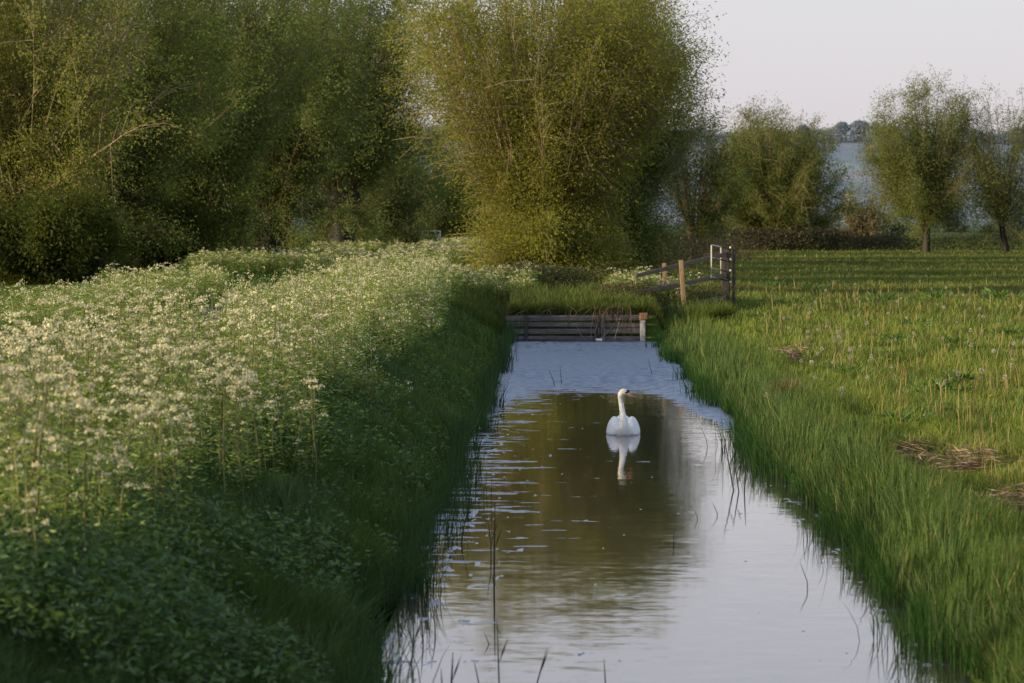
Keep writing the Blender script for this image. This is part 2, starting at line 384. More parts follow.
# ------------------------------------------------------------------ ground, water, hill
def grid(xs, ys, zf):
    X, Y = np.meshgrid(xs, ys); Z = zf(X, Y)
    V = np.stack([X, Y, Z], -1).reshape(-1, 3); nx, ny = len(xs), len(ys)
    i = np.arange(nx * ny).reshape(ny, nx)
    F = np.stack([i[:-1, :-1], i[:-1, 1:], i[1:, 1:], i[1:, :-1]], -1).reshape(-1, 4)
    return V, F
xs = np.concatenate([-np.geomspace(5000, 16, 30), np.arange(-15.5, -7, .4), np.arange(-7, 8, .13), np.arange(8, 20, .4), np.geomspace(20.5, 5000, 34)])
ys = np.concatenate([np.arange(-20, 10, 2.), np.arange(10, 85.9, .35), [85.94, 86.02, 86.1], np.arange(86.4, 120, .5), np.arange(120, 320, 3), np.geomspace(322, 9000, 40)])
V, F = grid(xs, ys, gz)
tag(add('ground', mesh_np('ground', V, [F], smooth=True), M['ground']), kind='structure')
V, F = grid(np.linspace(-2.2, 3.9, 3), np.linspace(-20, DAM_Y + .01, 4), lambda x, y: x * 0)
tag(add('water', mesh_np('water', V, [F]), M['water']), kind='structure')
V, F = grid(np.linspace(-8.9, -6.45, 7), np.arange(-10, 330, 1.5), lambda x, y: gz(x, y) + .035)
V[:, 0] += np.interp(V[:, 1], [0, 110, 330], [0, 0, -3])
V[:, 2] = gz(V[:, 0], V[:, 1]) + .035
tag(add('track', mesh_np('track', V, [F], smooth=True), M['asphalt']), kind='structure')
def hz(x, y):
    base = np.interp(y, [2600, 2900, 3300, 3700, 4100, 4700], [0, 14, 48, 84, 110, 108])
    return base + (fbm(x / 500, y / 300, 70) - .5) * 14 * sstep(2650, 3300, y) + np.interp(x, [-2000, 0, 300, 700, 2500], [20, 6, 2, -2, 10]) * sstep(2900, 4000, y) - 1
V, F = grid(np.linspace(-3500, 4000, 120), np.linspace(2550, 5200, 70), hz)
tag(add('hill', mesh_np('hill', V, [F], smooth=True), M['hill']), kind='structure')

# ------------------------------------------------------------------ grass
def sample(pxa, pxb, pya, pyb, n, zref, mixnear=0.0):
    """random ground points: density falls with the square of distance, like what a viewer on the bridge resolves"""
    py = rng.uniform(pya, pyb, n)
    d = 3000 * (CAM_H - zref) / (py - 220)
    px = rng.uniform(pxa, pxb, n)
    x = (px - 554) / 3000 * d
    return x, d

def gcol(n, base, var=.25, yel=.0):
    b = np.array(base)[None, :] * rng.uniform(1 - var, 1 + var, (n, 1))
    k = rng.uniform(0, 1, (n, 1)) ** 2 * yel
    return b * (1 - k) + np.array([.16, .135, .05]) * k

# --- right bank and meadow
g = Geo()
x, y = sample(600, 1130, 248, 760, 330000, .75)
rb = redge(y)
ok = (x > rb - .03) & (y > 13) & ((y < DAM_Y) | (x > 3))
x, y = x[ok], y[ok]; rb = rb[ok]
d = x - rb; z = gz(x, y)
cl = fbm(x / .55, y / .8, 101); big = fbm(x / 5, y / 9, 103); tuft = sstep(.45, .75, cl)
marg = 1 - sstep(.4, 2.0 + 0 * d, d + (fbm(x / 1.5, y / 2.5, 207) - .5) * .8)
far = np.clip((y - 40) / 120, 0, 1)
h = (.11 + .13 * tuft + .1 * big) * rng.uniform(.45, 1.25, len(x)) * (.6 + .9 * fbm(x / 1.1, y / 2.5, 123)) * (1 - marg) + marg * rng.uniform(.28, .72, len(x)) * (.75 + .45 * cl)
h = h * (1 - .2 * far)
h = h * np.where(d < .25, .8, 1)
for (qx, qy, qw, qd) in ((958, 447, .95, 1.5), (1012, 482, .6, 1.2), (905, 432, .45, .9), (793, 348, .5, 3.)):
    q = P(qx, qy, .78); rr_ = ((x - q.x) / qw) ** 2 + ((y - q.y) / qd) ** 2
    h = h * (1 - .75 * (1 - sstep(.3, 1.0, rr_ + (cl - .5)))) * (1 - .45 * (1 - sstep(.5, 1.5, ((x - q.x) / qw) ** 2 + ((y - q.y + qd * 1.3) / qd) ** 2)))
wd = np.maximum(rng.uniform(.006, .011, len(x)) + marg * rng.uniform(0, .009, len(x)), y * .00026)
lush = np.array([.08, .14, .048]); mead = np.array([.18, .245, .06]); dark = np.array([.075, .14, .04]); yel = np.array([.23, .22, .065])
kk = marg[:, None]
c = mead * (1 - kk) + lush * kk
k2 = sstep(.5, .72, big)[:, None] * (1 - kk) * .55; c = c * (1 - k2) + yel * k2
k3 = np.maximum(sstep(.5, .7, fbm(x / 2.2, y / 5, 109)) * .6, sstep(.5, .66, fbm(x / .7, y / 2.2, 119, 2)) * .55)[:, None]; c = c * (1 - k3) + dark * k3
kf = sstep(70, 130, y)[:, None] * (.35 + .5 * sstep(.35, .65, fbm(x / 14, y / 16, 311))[:, None]); c = c * (1 - kf) + np.array([.17, .165, .065]) * kf
c = c * rng.uniform(.65, 1.35, (len(x), 1)) * (1 + .1 * far[:, None])
st = rng.uniform(0, 1, len(x)) < .02 + .035 * sstep(.5, .7, fbm(x / .8, y / 2, 333)); c[st] = np.array([.28, .24, .13]) * rng.uniform(.7, 1.2, (st.sum(), 1))
az = 12 * fbm(x / .5, y / .8, 301) + rng.normal(0, .8, len(x))
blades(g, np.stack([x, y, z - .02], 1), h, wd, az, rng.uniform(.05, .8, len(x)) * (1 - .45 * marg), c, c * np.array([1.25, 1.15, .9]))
tag(add('meadow_grass', g.mesh('meadow_grass'), M['grass']), 'green meadow grass and taller marginal grass covering the right bank', 'grass', kind='stuff')

# --- left bank slope, verge
g = Geo()
x, y = sample(-130, 520, 262, 800, 330000, .7)
lb = ledge(y); ok = (x < lb + .05) & (y > 12) & (x > -16) & ~((x < -6.4) & (x > -8.9))
x, y, lb = x[ok], y[ok], lb[ok]
d = lb - x; z = gz(x, y)
cl = fbm(x / .6, y / 1.1, 111); big = fbm(x / 3, y / 5, 113)
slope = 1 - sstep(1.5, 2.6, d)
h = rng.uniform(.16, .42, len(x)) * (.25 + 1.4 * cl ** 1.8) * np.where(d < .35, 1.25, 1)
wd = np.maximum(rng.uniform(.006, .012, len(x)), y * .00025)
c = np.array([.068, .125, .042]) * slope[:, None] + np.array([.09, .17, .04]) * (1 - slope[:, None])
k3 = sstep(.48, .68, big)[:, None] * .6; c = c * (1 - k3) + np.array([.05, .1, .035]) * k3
c = c * rng.uniform(.6, 1.4, (len(x), 1))
az = 11 * fbm(x / .6, y / 1.0, 303) + rng.normal(0, .8, len(x))     # arching down the slope, towards the water
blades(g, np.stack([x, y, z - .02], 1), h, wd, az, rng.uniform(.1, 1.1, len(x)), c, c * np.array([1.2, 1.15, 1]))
tag(add('bank_grass', g.mesh('bank_grass'), M['grass']), 'long dark green grass arching down the shaded left bank', 'grass', kind='stuff')

# --- sedge standing in the margins of the water
g = Geo()
n = 5200
y = 15 + 71 * rng.uniform(0, 1, n) ** 1.6
cl = vnoise(y / 1.7, y * 0, 131)
x = ledge(y) + np.abs(rng.normal(0, 1, n)) * .16 * sstep(.25, .8, cl) + .02
x += np.exp(-((y - 35) / 4.5) ** 2) * rng.uniform(0, .5, n) * (rng.uniform(0, 1, n) < .3)
h = rng.uniform(.35, .8, n) * (.6 + .5 * cl)
h = np.where(y > 70, h * 1.15, h)
c = gcol(n, (.035, .085, .03), .35, .15)
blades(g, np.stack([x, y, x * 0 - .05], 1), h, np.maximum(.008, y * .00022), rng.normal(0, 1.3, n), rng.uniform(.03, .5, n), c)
n = 6500
y = 15 + 71 * rng.uniform(0, 1, n) ** 1.4
cl = vnoise(y / 1.3, y * 0, 137)
x = redge(y) - np.abs(rng.normal(0, 1, n)) * .22 * sstep(.35, .8, cl)
h = rng.uniform(.25, .6, n) * (.6 + .5 * cl)
c = gcol(n, (.032, .1, .02), .35, .2)
blades(g, np.stack([x, y, x * 0 - .05], 1), h, np.maximum(.008, y * .00022), rng.normal(math.pi, 1.4, n), rng.uniform(.03, .5, n), c)
tag(add('marginal_sedge', g.mesh('marginal_sedge'), M['grass']), 'fringe of sedge growing out of the water along both banks', 'sedge', kind='stuff')

# --- crossing behind the dam and the far meadow
g = Geo()
n = 26000
x = rng.uniform(-3.2, 5.2, n); y = DAM_Y + .08 + 14 * rng.uniform(0, 1, n) ** 1.7
c = gcol(n, (.12, .17, .04), .45, .4)
fr_ = (y < DAM_Y + .8)
h = rng.uniform(.15, .5, n) * (.35 + 1.3 * fbm(x / .7, y / .9, 401))
blades(g, np.stack([x, y, gz(x, y) - .02], 1), h, .022, np.where(fr_, rng.normal(-1.57, .6, n), rng.uniform(0, 6.3, n)), np.where(fr_, rng.uniform(.3, 1.1, n), rng.uniform(.1, .5, n)), c)
tag(add('crossing_grass', g.mesh('crossing_grass'), M['grass']), 'long grass on the crossing behind the plank dam', 'grass', kind='stuff')

# --- low leafy undergrowth on left bank (nettle, cleavers, hogweed leaves)
g = Geo()
x, y = sample(-130, 500, 330, 800, 130000, .7)
lb = ledge(y); d = lb - x
den = fbm(x / .9, y / 1.6, 151)
ok = (d > .05) & (x > -6.2) & (y > 12) & (rng.uniform(0, 1, len(x)) < sstep(.3, .6, den))
x, y, d, den = x[ok], y[ok], d[ok], den[ok]
z = gz(x, y) + rng.uniform(.06, .3, len(x)) + .22 * den
sz = rng.uniform(.03, .09, len(x))
c = np.array([.08, .15, .045]) * rng.uniform(.5, 1.6, (len(x), 1)) + np.array([.02, .03, 0]) * (rng.uniform(0, 1, (len(x), 1)) < .2)
dd = rng.normal(size=(len(x), 3)) * [1, 1, .4]
leaves(g, np.stack([x, y, z], 1), dd, sz, sz * .42, c, np.array([0, 0, 1]) + rng.normal(size=(len(x), 3)) * .5)
tag(add('leafy_undergrowth', g.mesh('leafy_undergrowth'), M['herb']), 'low broad-leaved undergrowth spreading over the shaded left bank', 'undergrowth', kind='stuff')

# ------------------------------------------------------------------ cow parsley
FL = np.array([.78, .74, .5])
def parsley_parts(r, H, nump, det=1.0, big=1.0):
    """returns (stalk Geo, [umbel Geo..], foliage Geo)"""
    st = Geo(); fo = Geo(); um = []
    nb = 2
    lean = r.normal(0, .1, 2)
    top = np.array([lean[0] * H, lean[1] * H, H])
    pts = np.array([[0, 0, 0], top * .35, top * .65, top * .95]); pts[1:3, :2] += r.normal(0, .015, (2, 2))
    tubes(st, pts[None], np.array([[.008, .007, .0055, .003]]) * big, (.28, .27, .1), 4)
    for k in range(nump):
        t = r.uniform(.35, .8); a = r.uniform(0, 6.28); rad = r.uniform(.05, .28) * H
        hz_ = H * r.uniform(.68, 1.03)
        if k == 0: t, rad, hz_ = .6, .02, H
        base = top * t * .98; e = np.array([top[0] + math.cos(a) * rad, top[1] + math.sin(a) * rad, hz_])
        m = (base + e) / 2 + [math.cos(a) * rad * .25, math.sin(a) * rad * .25, -.03]
        p = np.array([base, m, e]); tubes(st, p[None], np.array([[.003, .0025, .0018]]) * big, (.14, .18, .06), 3)
        u = Geo(); nu = int(13 * det); R_ = r.uniform(.025, .055)
        aa = r.uniform(0, 6.28, nu); rr = np.sqrt(r.uniform(0, 1, nu)) * R_ * 1.2
        cc = np.stack([np.cos(aa) * rr, np.sin(aa) * rr, .018 - rr * rr * 5 + r.normal(0, .008, nu)], 1) + e
        s = r.uniform(.007, .013, nu) * big
        nr = np.array([0, 0, .5]) + r.normal(0, 1, (nu, 3)); nr = unit(nr)
        t1 = unit(np.cross(nr, r.normal(size=(nu, 3)))); t2 = np.cross(nr, t1)
        V = np.stack([cc + t1 * s[:, None], cc + t2 * s[:, None], cc - t1 * s[:, None], cc - t2 * s[:, None]], 1).reshape(-1, 3)
        u.put(V, [(np.arange(nu) * 4)[:, None] + [0, 1, 2, 3]], np.repeat(FL * r.uniform(.7, 1.15, (nu, 1)), 4, 0))
        um.append(u)
    nf = int(85 * det)
    zz = r.uniform(.05, .78, nf) * H; aa = r.uniform(0, 6.28, nf); rr = r.uniform(.02, .2, nf)
    c = np.stack([np.cos(aa) * rr, np.sin(aa) * rr, zz], 1) + lean_at(lean, zz)
    dd = np.stack([np.cos(aa), np.sin(aa), r.uniform(-.5, .6, nf)], 1)
    col = np.array([.22, .3, .07]) * r.uniform(.6, 1.5, (nf, 1))
    leaves(fo, c, dd, r.uniform(.035, .09, nf) * big, r.uniform(.008, .018, nf) * big, col)
    return st, um, fo
def lean_at(l, z): return np.stack([l[0] * z, l[1] * z, 0 * z], 1)

PL = 'white-flowered cow parsley plant standing in the thick verge along the left bank'
protos = []
for i in range(7):
    r = np.random.default_rng(900 + i)
    H = 1.0
    s_, u_, f_ = parsley_parts(r, H, 4 + i % 4, 1.9)
    sm = s_.mesh('stalk'); fm = f_.mesh('foliage'); ums = [u.mesh('flower_head') for u in u_]
    protos.append((sm, fm, ums))
# positions of the 300 nearest plants
pp = []
tries = np.random.default_rng(5)
while len(pp) < 300:
    yy = tries.uniform(17.5, 40); xx = tries.uniform(-6.2, -2.3)
    px = 554 + 3000 * xx / yy
    if px < -40 or px > 470: continue
    if xx > -2.95 + .9 * (vnoise(yy / 1.6, 0, 77) - .55) + abs(tries.normal(0, .12)): continue
    if tries.uniform() > .15 + 1.1 * vnoise(xx / .8, yy / 1.3, 78): continue
    if any((xx - a) ** 2 + (yy - b) ** 2 < .16 ** 2 for a, b in pp): continue
    pp.append((xx, yy))
pr0 = {}
for i, (xx, yy) in enumerate(pp):
    k = i % 7; sm, fm, ums = protos[k]
    e = empty('cow_parsley', (xx, yy, float(gz(xx, yy)) - .02), tries.uniform(0, 6.28))
    e.rotation_euler = (tries.normal(0, .06), tries.normal(0, .06), tries.uniform(0, 6.28))
    s = tries.uniform(.5, 1.3); e.scale = (s, s, s)
    tag(e, PL, 'cow parsley', 'cow parsley plants nearest the camera on the left bank')
    add('stalk', sm, None if sm.materials else M['herb'], e); add('foliage', fm, None if fm.materials else M['herb'], e)
    for um in ums: add('flower_head', um, None if um.materials else M['flower'], e)

# the mass behind them
def parsley_mass(pts, hs, name, label, seed, big=1.0, nu=5):
    r = np.random.default_rng(seed); n = len(pts); z = gz(pts[:, 0], pts[:, 1]); B = np.c_[pts, z]
    big = np.asarray(big) * np.ones(n)
    gs = Geo()
    top = B + np.c_[r.normal(0, .08, (n, 2)), hs * .95]
    tubes(gs, np.stack([B, (B + top) / 2 + r.normal(0, .01, (n, 3)), top], 1), np.stack([.008 * big, .007 * big, .005 * big], 1), np.array([.26, .27, .1]) * r.uniform(.7, 1.3, (n, 1)), 3)
    nf = 95; i = np.repeat(np.arange(n), nf); N_ = len(i)
    zz = r.uniform(.05, .9, N_) ** .8; a = r.uniform(0, 6.28, N_); rr = r.uniform(.02, .24, N_)
    c = B[i] + (top[i] - B[i]) * zz[:, None] + np.stack([np.cos(a) * rr, np.sin(a) * rr, 0 * rr], 1)
    dd = np.stack([np.cos(a), np.sin(a), r.uniform(-.5, .7, N_)], 1)
    leaves(gs, c, dd, r.uniform(.04, .1, N_) * big[i], r.uniform(.009, .02, N_) * big[i], np.array([.22, .3, .07]) * r.uniform(.6, 1.5, (N_, 1)))
    gf = Geo()
    i = np.repeat(np.arange(n), nu); N_ = len(i)
    a = r.uniform(0, 6.28, N_); rr = r.uniform(.02, .25, N_)
    e = B[i] + np.stack([np.cos(a) * rr + (top - B)[i, 0], np.sin(a) * rr + (top - B)[i, 1], hs[i] * r.uniform(.6, 1.05, N_)], 1)
    q = 8; j = np.repeat(np.arange(N_), q); Q = len(j); R_ = r.uniform(.025, .062, N_)[j] * np.sqrt(big[i])[j]
    a = r.uniform(0, 6.28, Q); rr = np.sqrt(r.uniform(0, 1, Q)) * R_
    cc = e[j] + np.stack([np.cos(a) * rr, np.sin(a) * rr, r.normal(0, .014, Q)], 1)
    s = r.uniform(.007, .0125, Q) * big[i][j]
    nr = unit(np.array([0, 0, .5]) + r.normal(0, 1, (Q, 3))); t1 = unit(np.cross(nr, r.normal(size=(Q, 3)))); t2 = np.cross(nr, t1)
    V = np.stack([cc + t1 * s[:, None], cc + t2 * s[:, None], cc - t1 * s[:, None], cc - t2 * s[:, None]], 1).reshape(-1, 3)
    gf.put(V, [(np.arange(Q) * 4)[:, None] + [0, 1, 2, 3]], np.repeat(FL * r.uniform(.7, 1.15, (Q, 1)), 4, 0))
    e_ = empty(name, (0, 0, 0)); tag(e_, label, 'cow parsley', kind='stuff')
    add('foliage', gs.mesh('foliage'), M['herb'], e_); add('flower_head', gf.mesh('flower_head'), M['flower'], e_)['kind'] = 'stuff'
r = np.random.default_rng(42)
n = 4500
y = r.uniform(19, 96, n); x = r.uniform(-6.35, -2.3, n)
ok = (x < -2.95 + .9 * (vnoise(y / 1.6, y * 0, 77) - .55) + np.abs(r.normal(0, .12, n))) & (r.uniform(0, 1, n) < .08 + 1.1 * sstep(.3, .7, fbm(x / .8, y / 1.3, 78))) & ((y > 40) | (r.uniform(0, 1, n) < .12))
x, y = x[ok], y[ok]
parsley_mass(np.c_[x, y], r.uniform(.4, 1.2, len(x)) * (.5 + .9 * fbm(x / .9, y / 1.5, 79)), 'cow_parsley_mass', 'dense cream-topped bank of cow parsley between the ditch and the track', 1, 1 + np.clip((y - 35) / 90, 0, .7))
n = 5200
y = r.uniform(36, 200, n); x = r.uniform(-15, -9.2, n)
den = vnoise(x / 2.6, y / 8, 80)
den = den + np.interp(y, [36, 82, 92, 116, 124, 142, 150, 175, 190, 210], [.1, .1, -.6, -.6, .1, .1, -.6, -.6, .2, .2])
ok = (r.uniform(0, 1, n) < .5 * sstep(.42, .6, den))
x, y = x[ok], y[ok]
parsley_mass(np.c_[x, y], r.uniform(.55, 1.0, len(x)), 'cow_parsley_verge', 'sunlit cow parsley beyond the track at the foot of the willows', 2, 1 + np.clip((y - 35) / 60, 0, 2))
n = 200
x = np.r_[r.uniform(-4.2, -.7, n), r.normal(2.7, .7, 70), r.uniform(-9, -4, 900)]; y = np.r_[r.uniform(92, 100, n), r.uniform(90.5, 93.5, 70), r.uniform(130, 260, 900)]
ok = ~((x < -6) & (x > -12) & (y < 130)); x, y = x[ok], y[ok]
parsley_mass(np.c_[x, y], r.uniform(.55, .95, len(x)), 'cow_parsley_patch', 'cow parsley under the big willow and beside the wooden fence', 3, 1 + np.clip((y - 35) / 60, 0, 2.2))

# ------------------------------------------------------------------ trees
def tree(name, loc, H, Rx, head, n_st, n_tw, n_lf, leafL, leafW, col, label, cat='tree', group=None, seed=1, trunk_r=.45, skirt=0, lo=.25, bark=(.16, .12, .085), lean=(0, 0), umax=1.0, mat='willow', jit=.2, twl=(.6, 1.8), flat=.5, top_k=.5, barkdark=(.05, .035, .025), colv=.35, clump=.55, tiplen=1.0):
    r = np.random.default_rng(seed)
    root = empty(name, loc); tag(root, label, cat, group)
    gt = Geo(); gb = Geo(); gc = Geo()
    # trunk with a swollen pollard head
    zz = np.array([-.3, .0, .25, .5, .75, .92, 1.05, 1.15]) * head; m = len(zz)
    rr = np.array([1.45, 1.25, 1.0, .92, 1.0, 1.25, 1.15, .5]) * trunk_r
    k = 14; ang = np.arange(k) / k * 2 * math.pi
    V = []
    for a, (z_, q) in enumerate(zip(zz, rr)):
        q2 = q * (1 + .14 * np.sin(ang * 3 + a * .5 + seed) + r.normal(0, .06, k))
        V.append(np.stack([np.cos(ang) * q2 + lean[0] * z_ / head, np.sin(ang) * q2 + lean[1] * z_ / head, np.full(k, z_) + r.normal(0, .03, k)], 1))
    V = np.concatenate(V); idx = np.arange(m * k).reshape(m, k); a = idx[:-1]; b = idx[1:]
    F = np.stack([a, np.roll(a, -1, 1), np.roll(b, -1, 1), b], -1).reshape(-1, 4)
    gt.put(V, [F, idx[-1:, :]], np.array(barkdark) * r.uniform(.6, 1.5, (len(V), 1)))
    # stems
    n = n_st; u = r.uniform(0, 1, n) ** .42 * umax; ph = r.uniform(0, 6.283, n)
    prof = (1 - u ** 2.6) ** flat
    ze = head + (H - head) * (lo + (1 - lo) * prof) * r.uniform(.78, 1.0, n)
    fat = 1 + r.normal(0, .08, n)
    h0 = np.array([lean[0], lean[1], head])
    E = np.stack([np.cos(ph) * Rx * u * fat + lean[0], np.sin(ph) * Rx * u * fat + lean[1], ze], 1)
    if skirt:
        s = skirt; ps = r.uniform(0, 6.283, s); us = r.uniform(.2, .55, s)
        E = np.concatenate([E, np.stack([np.cos(ps) * Rx * us, np.sin(ps) * Rx * us, r.uniform(.1, 1.4, s) * head], 1)]); n += s; ph = np.r_[ph, ps]
    S = h0 + np.stack([np.cos(ph) * trunk_r * .6, np.sin(ph) * trunk_r * .6, r.uniform(-.25, .1, n) * min(head, 1.5)], 1)
    D = E - S
    C1 = S + D * np.array([.42, .42, .42]) + r.normal(0, .25, (n, 3)) * (H / 12)
    t = np.linspace(0, 1, 9)[None, :, None]
    PTS = (1 - t) ** 2 * S[:, None] + 2 * t * (1 - t) * C1[:, None] + t * t * E[:, None]
    wob = np.cumsum(r.normal(0, .045 * H / 12, (n, 9, 3)), 1); PTS = PTS + wob * t
    r0 = r.uniform(.022, .065, n) * H / 11
    RAD = r0[:, None] * (1 - .88 * t[..., 0])
    bc = np.array(bark) * r.uniform(.6, 1.5, (n, 1))
    tubes(gb, PTS, RAD, bc, 5)
    # twigs
    i = np.repeat(np.arange(n), n_tw); q = len(i)
    tt = 1 - r.uniform(0, 1, q) * .86
    tt = np.clip(tt, .12, 1)
    f = tt * 8; i0 = np.minimum(f.astype(int), 7); fr = (f - i0)[:, None]
    B = PTS[i, i0] * (1 - fr) + PTS[i, i0 + 1] * fr
    T = unit(PTS[i, i0 + 1] - PTS[i, i0])
    out = B - np.array([lean[0], lean[1], 0]); out[:, 2] = 0; out = unit(out)
    dr = unit(T * .7 + r.normal(0, .7, (q, 3)) + out * .35 + np.array([0, 0, .15]))
    ln = r.uniform(twl[0], twl[1], q) * H / 12 * tiplen
    E2 = B + dr * ln[:, None] + np.array([0, 0, -1]) * (ln ** 2 * .07)[:, None]
    M2 = B + dr * (ln * .55)[:, None]
    tubes(gb, np.stack([B, M2, E2], 1), np.stack([.012 + 0 * ln, .008 + 0 * ln, .004 + 0 * ln], 1) * H / 11, np.repeat(bc, n_tw, 0) * 1.1, 3)
    # leaves
    keep = r.uniform(0, 1, q)
    j = np.repeat(np.arange(q), int(n_lf * 1.35)); Q = len(j)
    cn = fbm(B[:, 0] / 1.4 + B[:, 2] * .35 + seed, B[:, 1] / 1.4 + B[:, 2] / 1.5, seed)
    drop = r.uniform(0, 1, Q) < clump * sstep(.62, .36, cn)[j] if False else r.uniform(0, 1, Q) < clump * (1 - sstep(.36, .6, cn))[j]
    s = r.uniform(.1, 1.05, Q)[:, None]
    c = B[j] * (1 - s) + E2[j] * s + r.normal(0, 1, (Q, 3)) * np.where(r.uniform(0, 1, (Q, 1)) < .5, jit, jit * 1.6)
    d = unit(E2 - B)[j] * .8 + r.normal(0, .6, (Q, 3)) + np.array([0, 0, -.25])
    c, d, jj = c[~drop], d[~drop], j[~drop]; Q = len(c)
    cc = np.array(col) * (1 + colv * (r.uniform(-1, 1, (Q, 1)) * .45 + (cn[jj][:, None] - .5) * 2.2))
    c[:, 2] = np.maximum(c[:, 2], .05)
    leaves(gc, c, d, leafL * .95 * r.uniform(.7, 1.3, Q), leafW * 1.1 * r.uniform(.7, 1.3, Q), np.clip(cc, .004, 1))
    add('trunk', gt.mesh('trunk', True), M['bark'], root)
    add('branches', gb.mesh('branches'), M['bark'], root)
    add('crown', gc.mesh('crown'), M[mat], root)
    return root

def gpos(px, d): x = PD(px, d); return (x, d, float(gz(x, d)))
OL = (.26, .27, .06); DK = (.055, .085, .022); LT = (.12, .15, .04)
# the big willow behind the dam, and its neighbours
tree('pollard_willow', gpos(543, 105), 12.0, 5.2, 1.7, 130, 34, 56, .12, .034, OL, 'large olive-green pollard willow standing just behind the plank dam', 'willow', seed=11, trunk_r=.5, skirt=40, lo=.4, flat=.36, clump=.42, bark=(.26, .2, .14))
tree('pollard_willow', gpos(622, 127), 12.9, 3.2, 2.2, 90, 28, 52, .13, .038, (.13, .175, .055), 'dark willow directly behind and right of the big olive-green one', 'willow', seed=12, skirt=26, lo=.3, flat=.5, clump=.6)
tree('willow_tree', gpos(694, 195), 10.6, 3.4, 1.8, 46, 20, 28, .18, .05, (.07, .1, .03), 'thin grey-green willow seen at the right edge of the big willow', 'willow', seed=13, skirt=10, lo=.25, clump=.7)
# left row along the track
lab = ['large willow at the left edge with pale stems fanning from a dark head',
       'dark green pollard willow second from the left in the trackside row',
       'dark green pollard willow third from the left in the row by the track',
       'dark green pollard willow fourth from the left in the row by the track',
       'last tall willow of the left row, its dark trunk near the end of the track']
rows = [(22, 117, 15, 6.2, 3.2, 84, 28, 56, (.26, .28, .08), 10), (112, 132, 15.5, 6.2, 2.6, 90, 28, 56, (.18, .23, .07), 14), (200, 150, 16.5, 6.4, 2.4, 90, 28, 56, (.165, .21, .07), 7), (272, 168, 17.5, 6.8, 2.6, 90, 28, 56, (.165, .21, .07), 7), (342, 190, 19.5, 6.4, 3.8, 90, 28, 56, (.165, .21, .07), 3)]
for i, (px, d, H, Rr_, hd, a, b, c_, cl_, sk) in enumerate(rows):
    tree('pollard_willow', gpos(px, d), H, Rr_, hd, a, b, c_, .13 * (1 + (d - 100) / 180), .042 * (1 + (d - 100) / 150), cl_, lab[i], 'willow', seed=20 + i, trunk_r=[.6, .8, .85, .9, .9][i], skirt=sk, lo=.18, barkdark=(.02, .016, .012), bark=(.3, .23, .16) if i == 0 else (.15, .1, .07), clump=.45, flat=.45)
# shrubs filling between
for i, (px, d, H, Rr_, c_, l) in enumerate([(387, 215, 12.0, 5.6, (.16, .2, .075), 'grey-green rounded shrub at the foot of the last tall left willow'), (436, 262, 12.0, 5.6, (.11, .145, .045), 'darker bushy tree beyond the end of the track'), (462, 300, 8, 4.5, (.085, .085, .035), 'brownish bush half hidden behind the big willow'), (350, 300, 12, 7, (.07, .09, .03), 'tall bushy tree far behind the shrub at the end of the track'), (46, 108, 3.4, 3.4, (.09, .11, .03), 'low thicket hiding the foot of the willow at the left edge'), (158, 136, 3.4, 3.2, (.07, .09, .025), 'low dark thicket between the first two pollard willows of the left row')]):
    tree('bush', gpos(px, d), H, Rr_, .5, 70, 26, 38, .2, .06, c_, l, 'bush', seed=40 + i, trunk_r=.25, skirt=20, lo=.1, flat=.6)
# right-hand field trees
tree('multi_stemmed_willow', gpos(772, 262), 13.2, 6.6, 1.0, 140, 28, 44, .2, .06, (.16, .19, .065), 'bushy willow with many orange-brown stems and a dark base in the field', 'willow', seed=60, trunk_r=.7, skirt=16, lo=.16, bark=(.34, .24, .14), flat=.6, clump=.5)
tree('field_tree', gpos(926, 245), 14.4, 5.6, 3.0, 105, 26, 36, .2, .055, (.18, .215, .07), 'airy olive-green tree with a dark straight trunk in the open field', 'tree', seed=61, trunk_r=.3, barkdark=(.022, .018, .014), lo=.05, skirt=9, clump=.6, flat=.5)
tree('field_tree', gpos(1006, 245), 13.8, 4.4, 2.6, 56, 22, 26, .2, .055, (.17, .2, .07), 'thin-crowned leaning tree at the right edge of the field', 'tree', seed=62, trunk_r=.24, barkdark=(.022, .018, .014), lean=(-.5, 0), lo=.15, skirt=3, clump=.7, flat=.6)
tree('field_tree', gpos(1120, 262), 13, 4.6, 2.6, 40, 18, 20, .21, .055, (.1, .12, .045), 'tree standing just outside the right edge of the field view', 'tree', seed=63, trunk_r=.33, lo=.1, clump=.8)
# bramble / hedge bank below the field trees
def thicket(name, pts, H, col, label, seed, n=9000, sz=.2, cat='hedge'):
    r = np.random.default_rng(seed); pts = np.array(pts, float)
    t = np.sort(r.uniform(0, len(pts) - 1, n)); i = np.minimum(t.astype(int), len(pts) - 2); f = (t - i)[:, None]
    P_ = pts[i] * (1 - f) + pts[i + 1] * f
    hh = H * (.45 + .75 * fbm(P_[:, 0] / 2.2, P_[:, 1] / 2.2, seed))
    P_ += r.normal(0, .8 if H > 1.1 else .4, (n, 2))
    z = gz(P_[:, 0], P_[:, 1]) + r.uniform(0, 1, n) ** .8 * hh
    g = Geo(); c = np.array(col) * r.uniform(.5, 1.5, (n, 1))
    leaves(g, np.c_[P_, z], r.normal(size=(n, 3)), sz, sz * .45, c)
    me = g.mesh(name)
    return tag(add(name, me, M['herb']), label, cat)
thicket('hedge', [(PD(735, 258), 258), (PD(800, 255), 255), (PD(845, 258), 258)], 2.2, (.06, .055, .025), 'dark bramble hedge around the foot of the multi-stemmed willow', 1, 9000)
thicket('hedge', [(PD(845, 268), 268), (PD(905, 270), 270), (PD(1080, 275), 275)], 1.5, (.10, .085, .04), 'low brown scrubby hedge line behind the two field trees', 2, 9000)
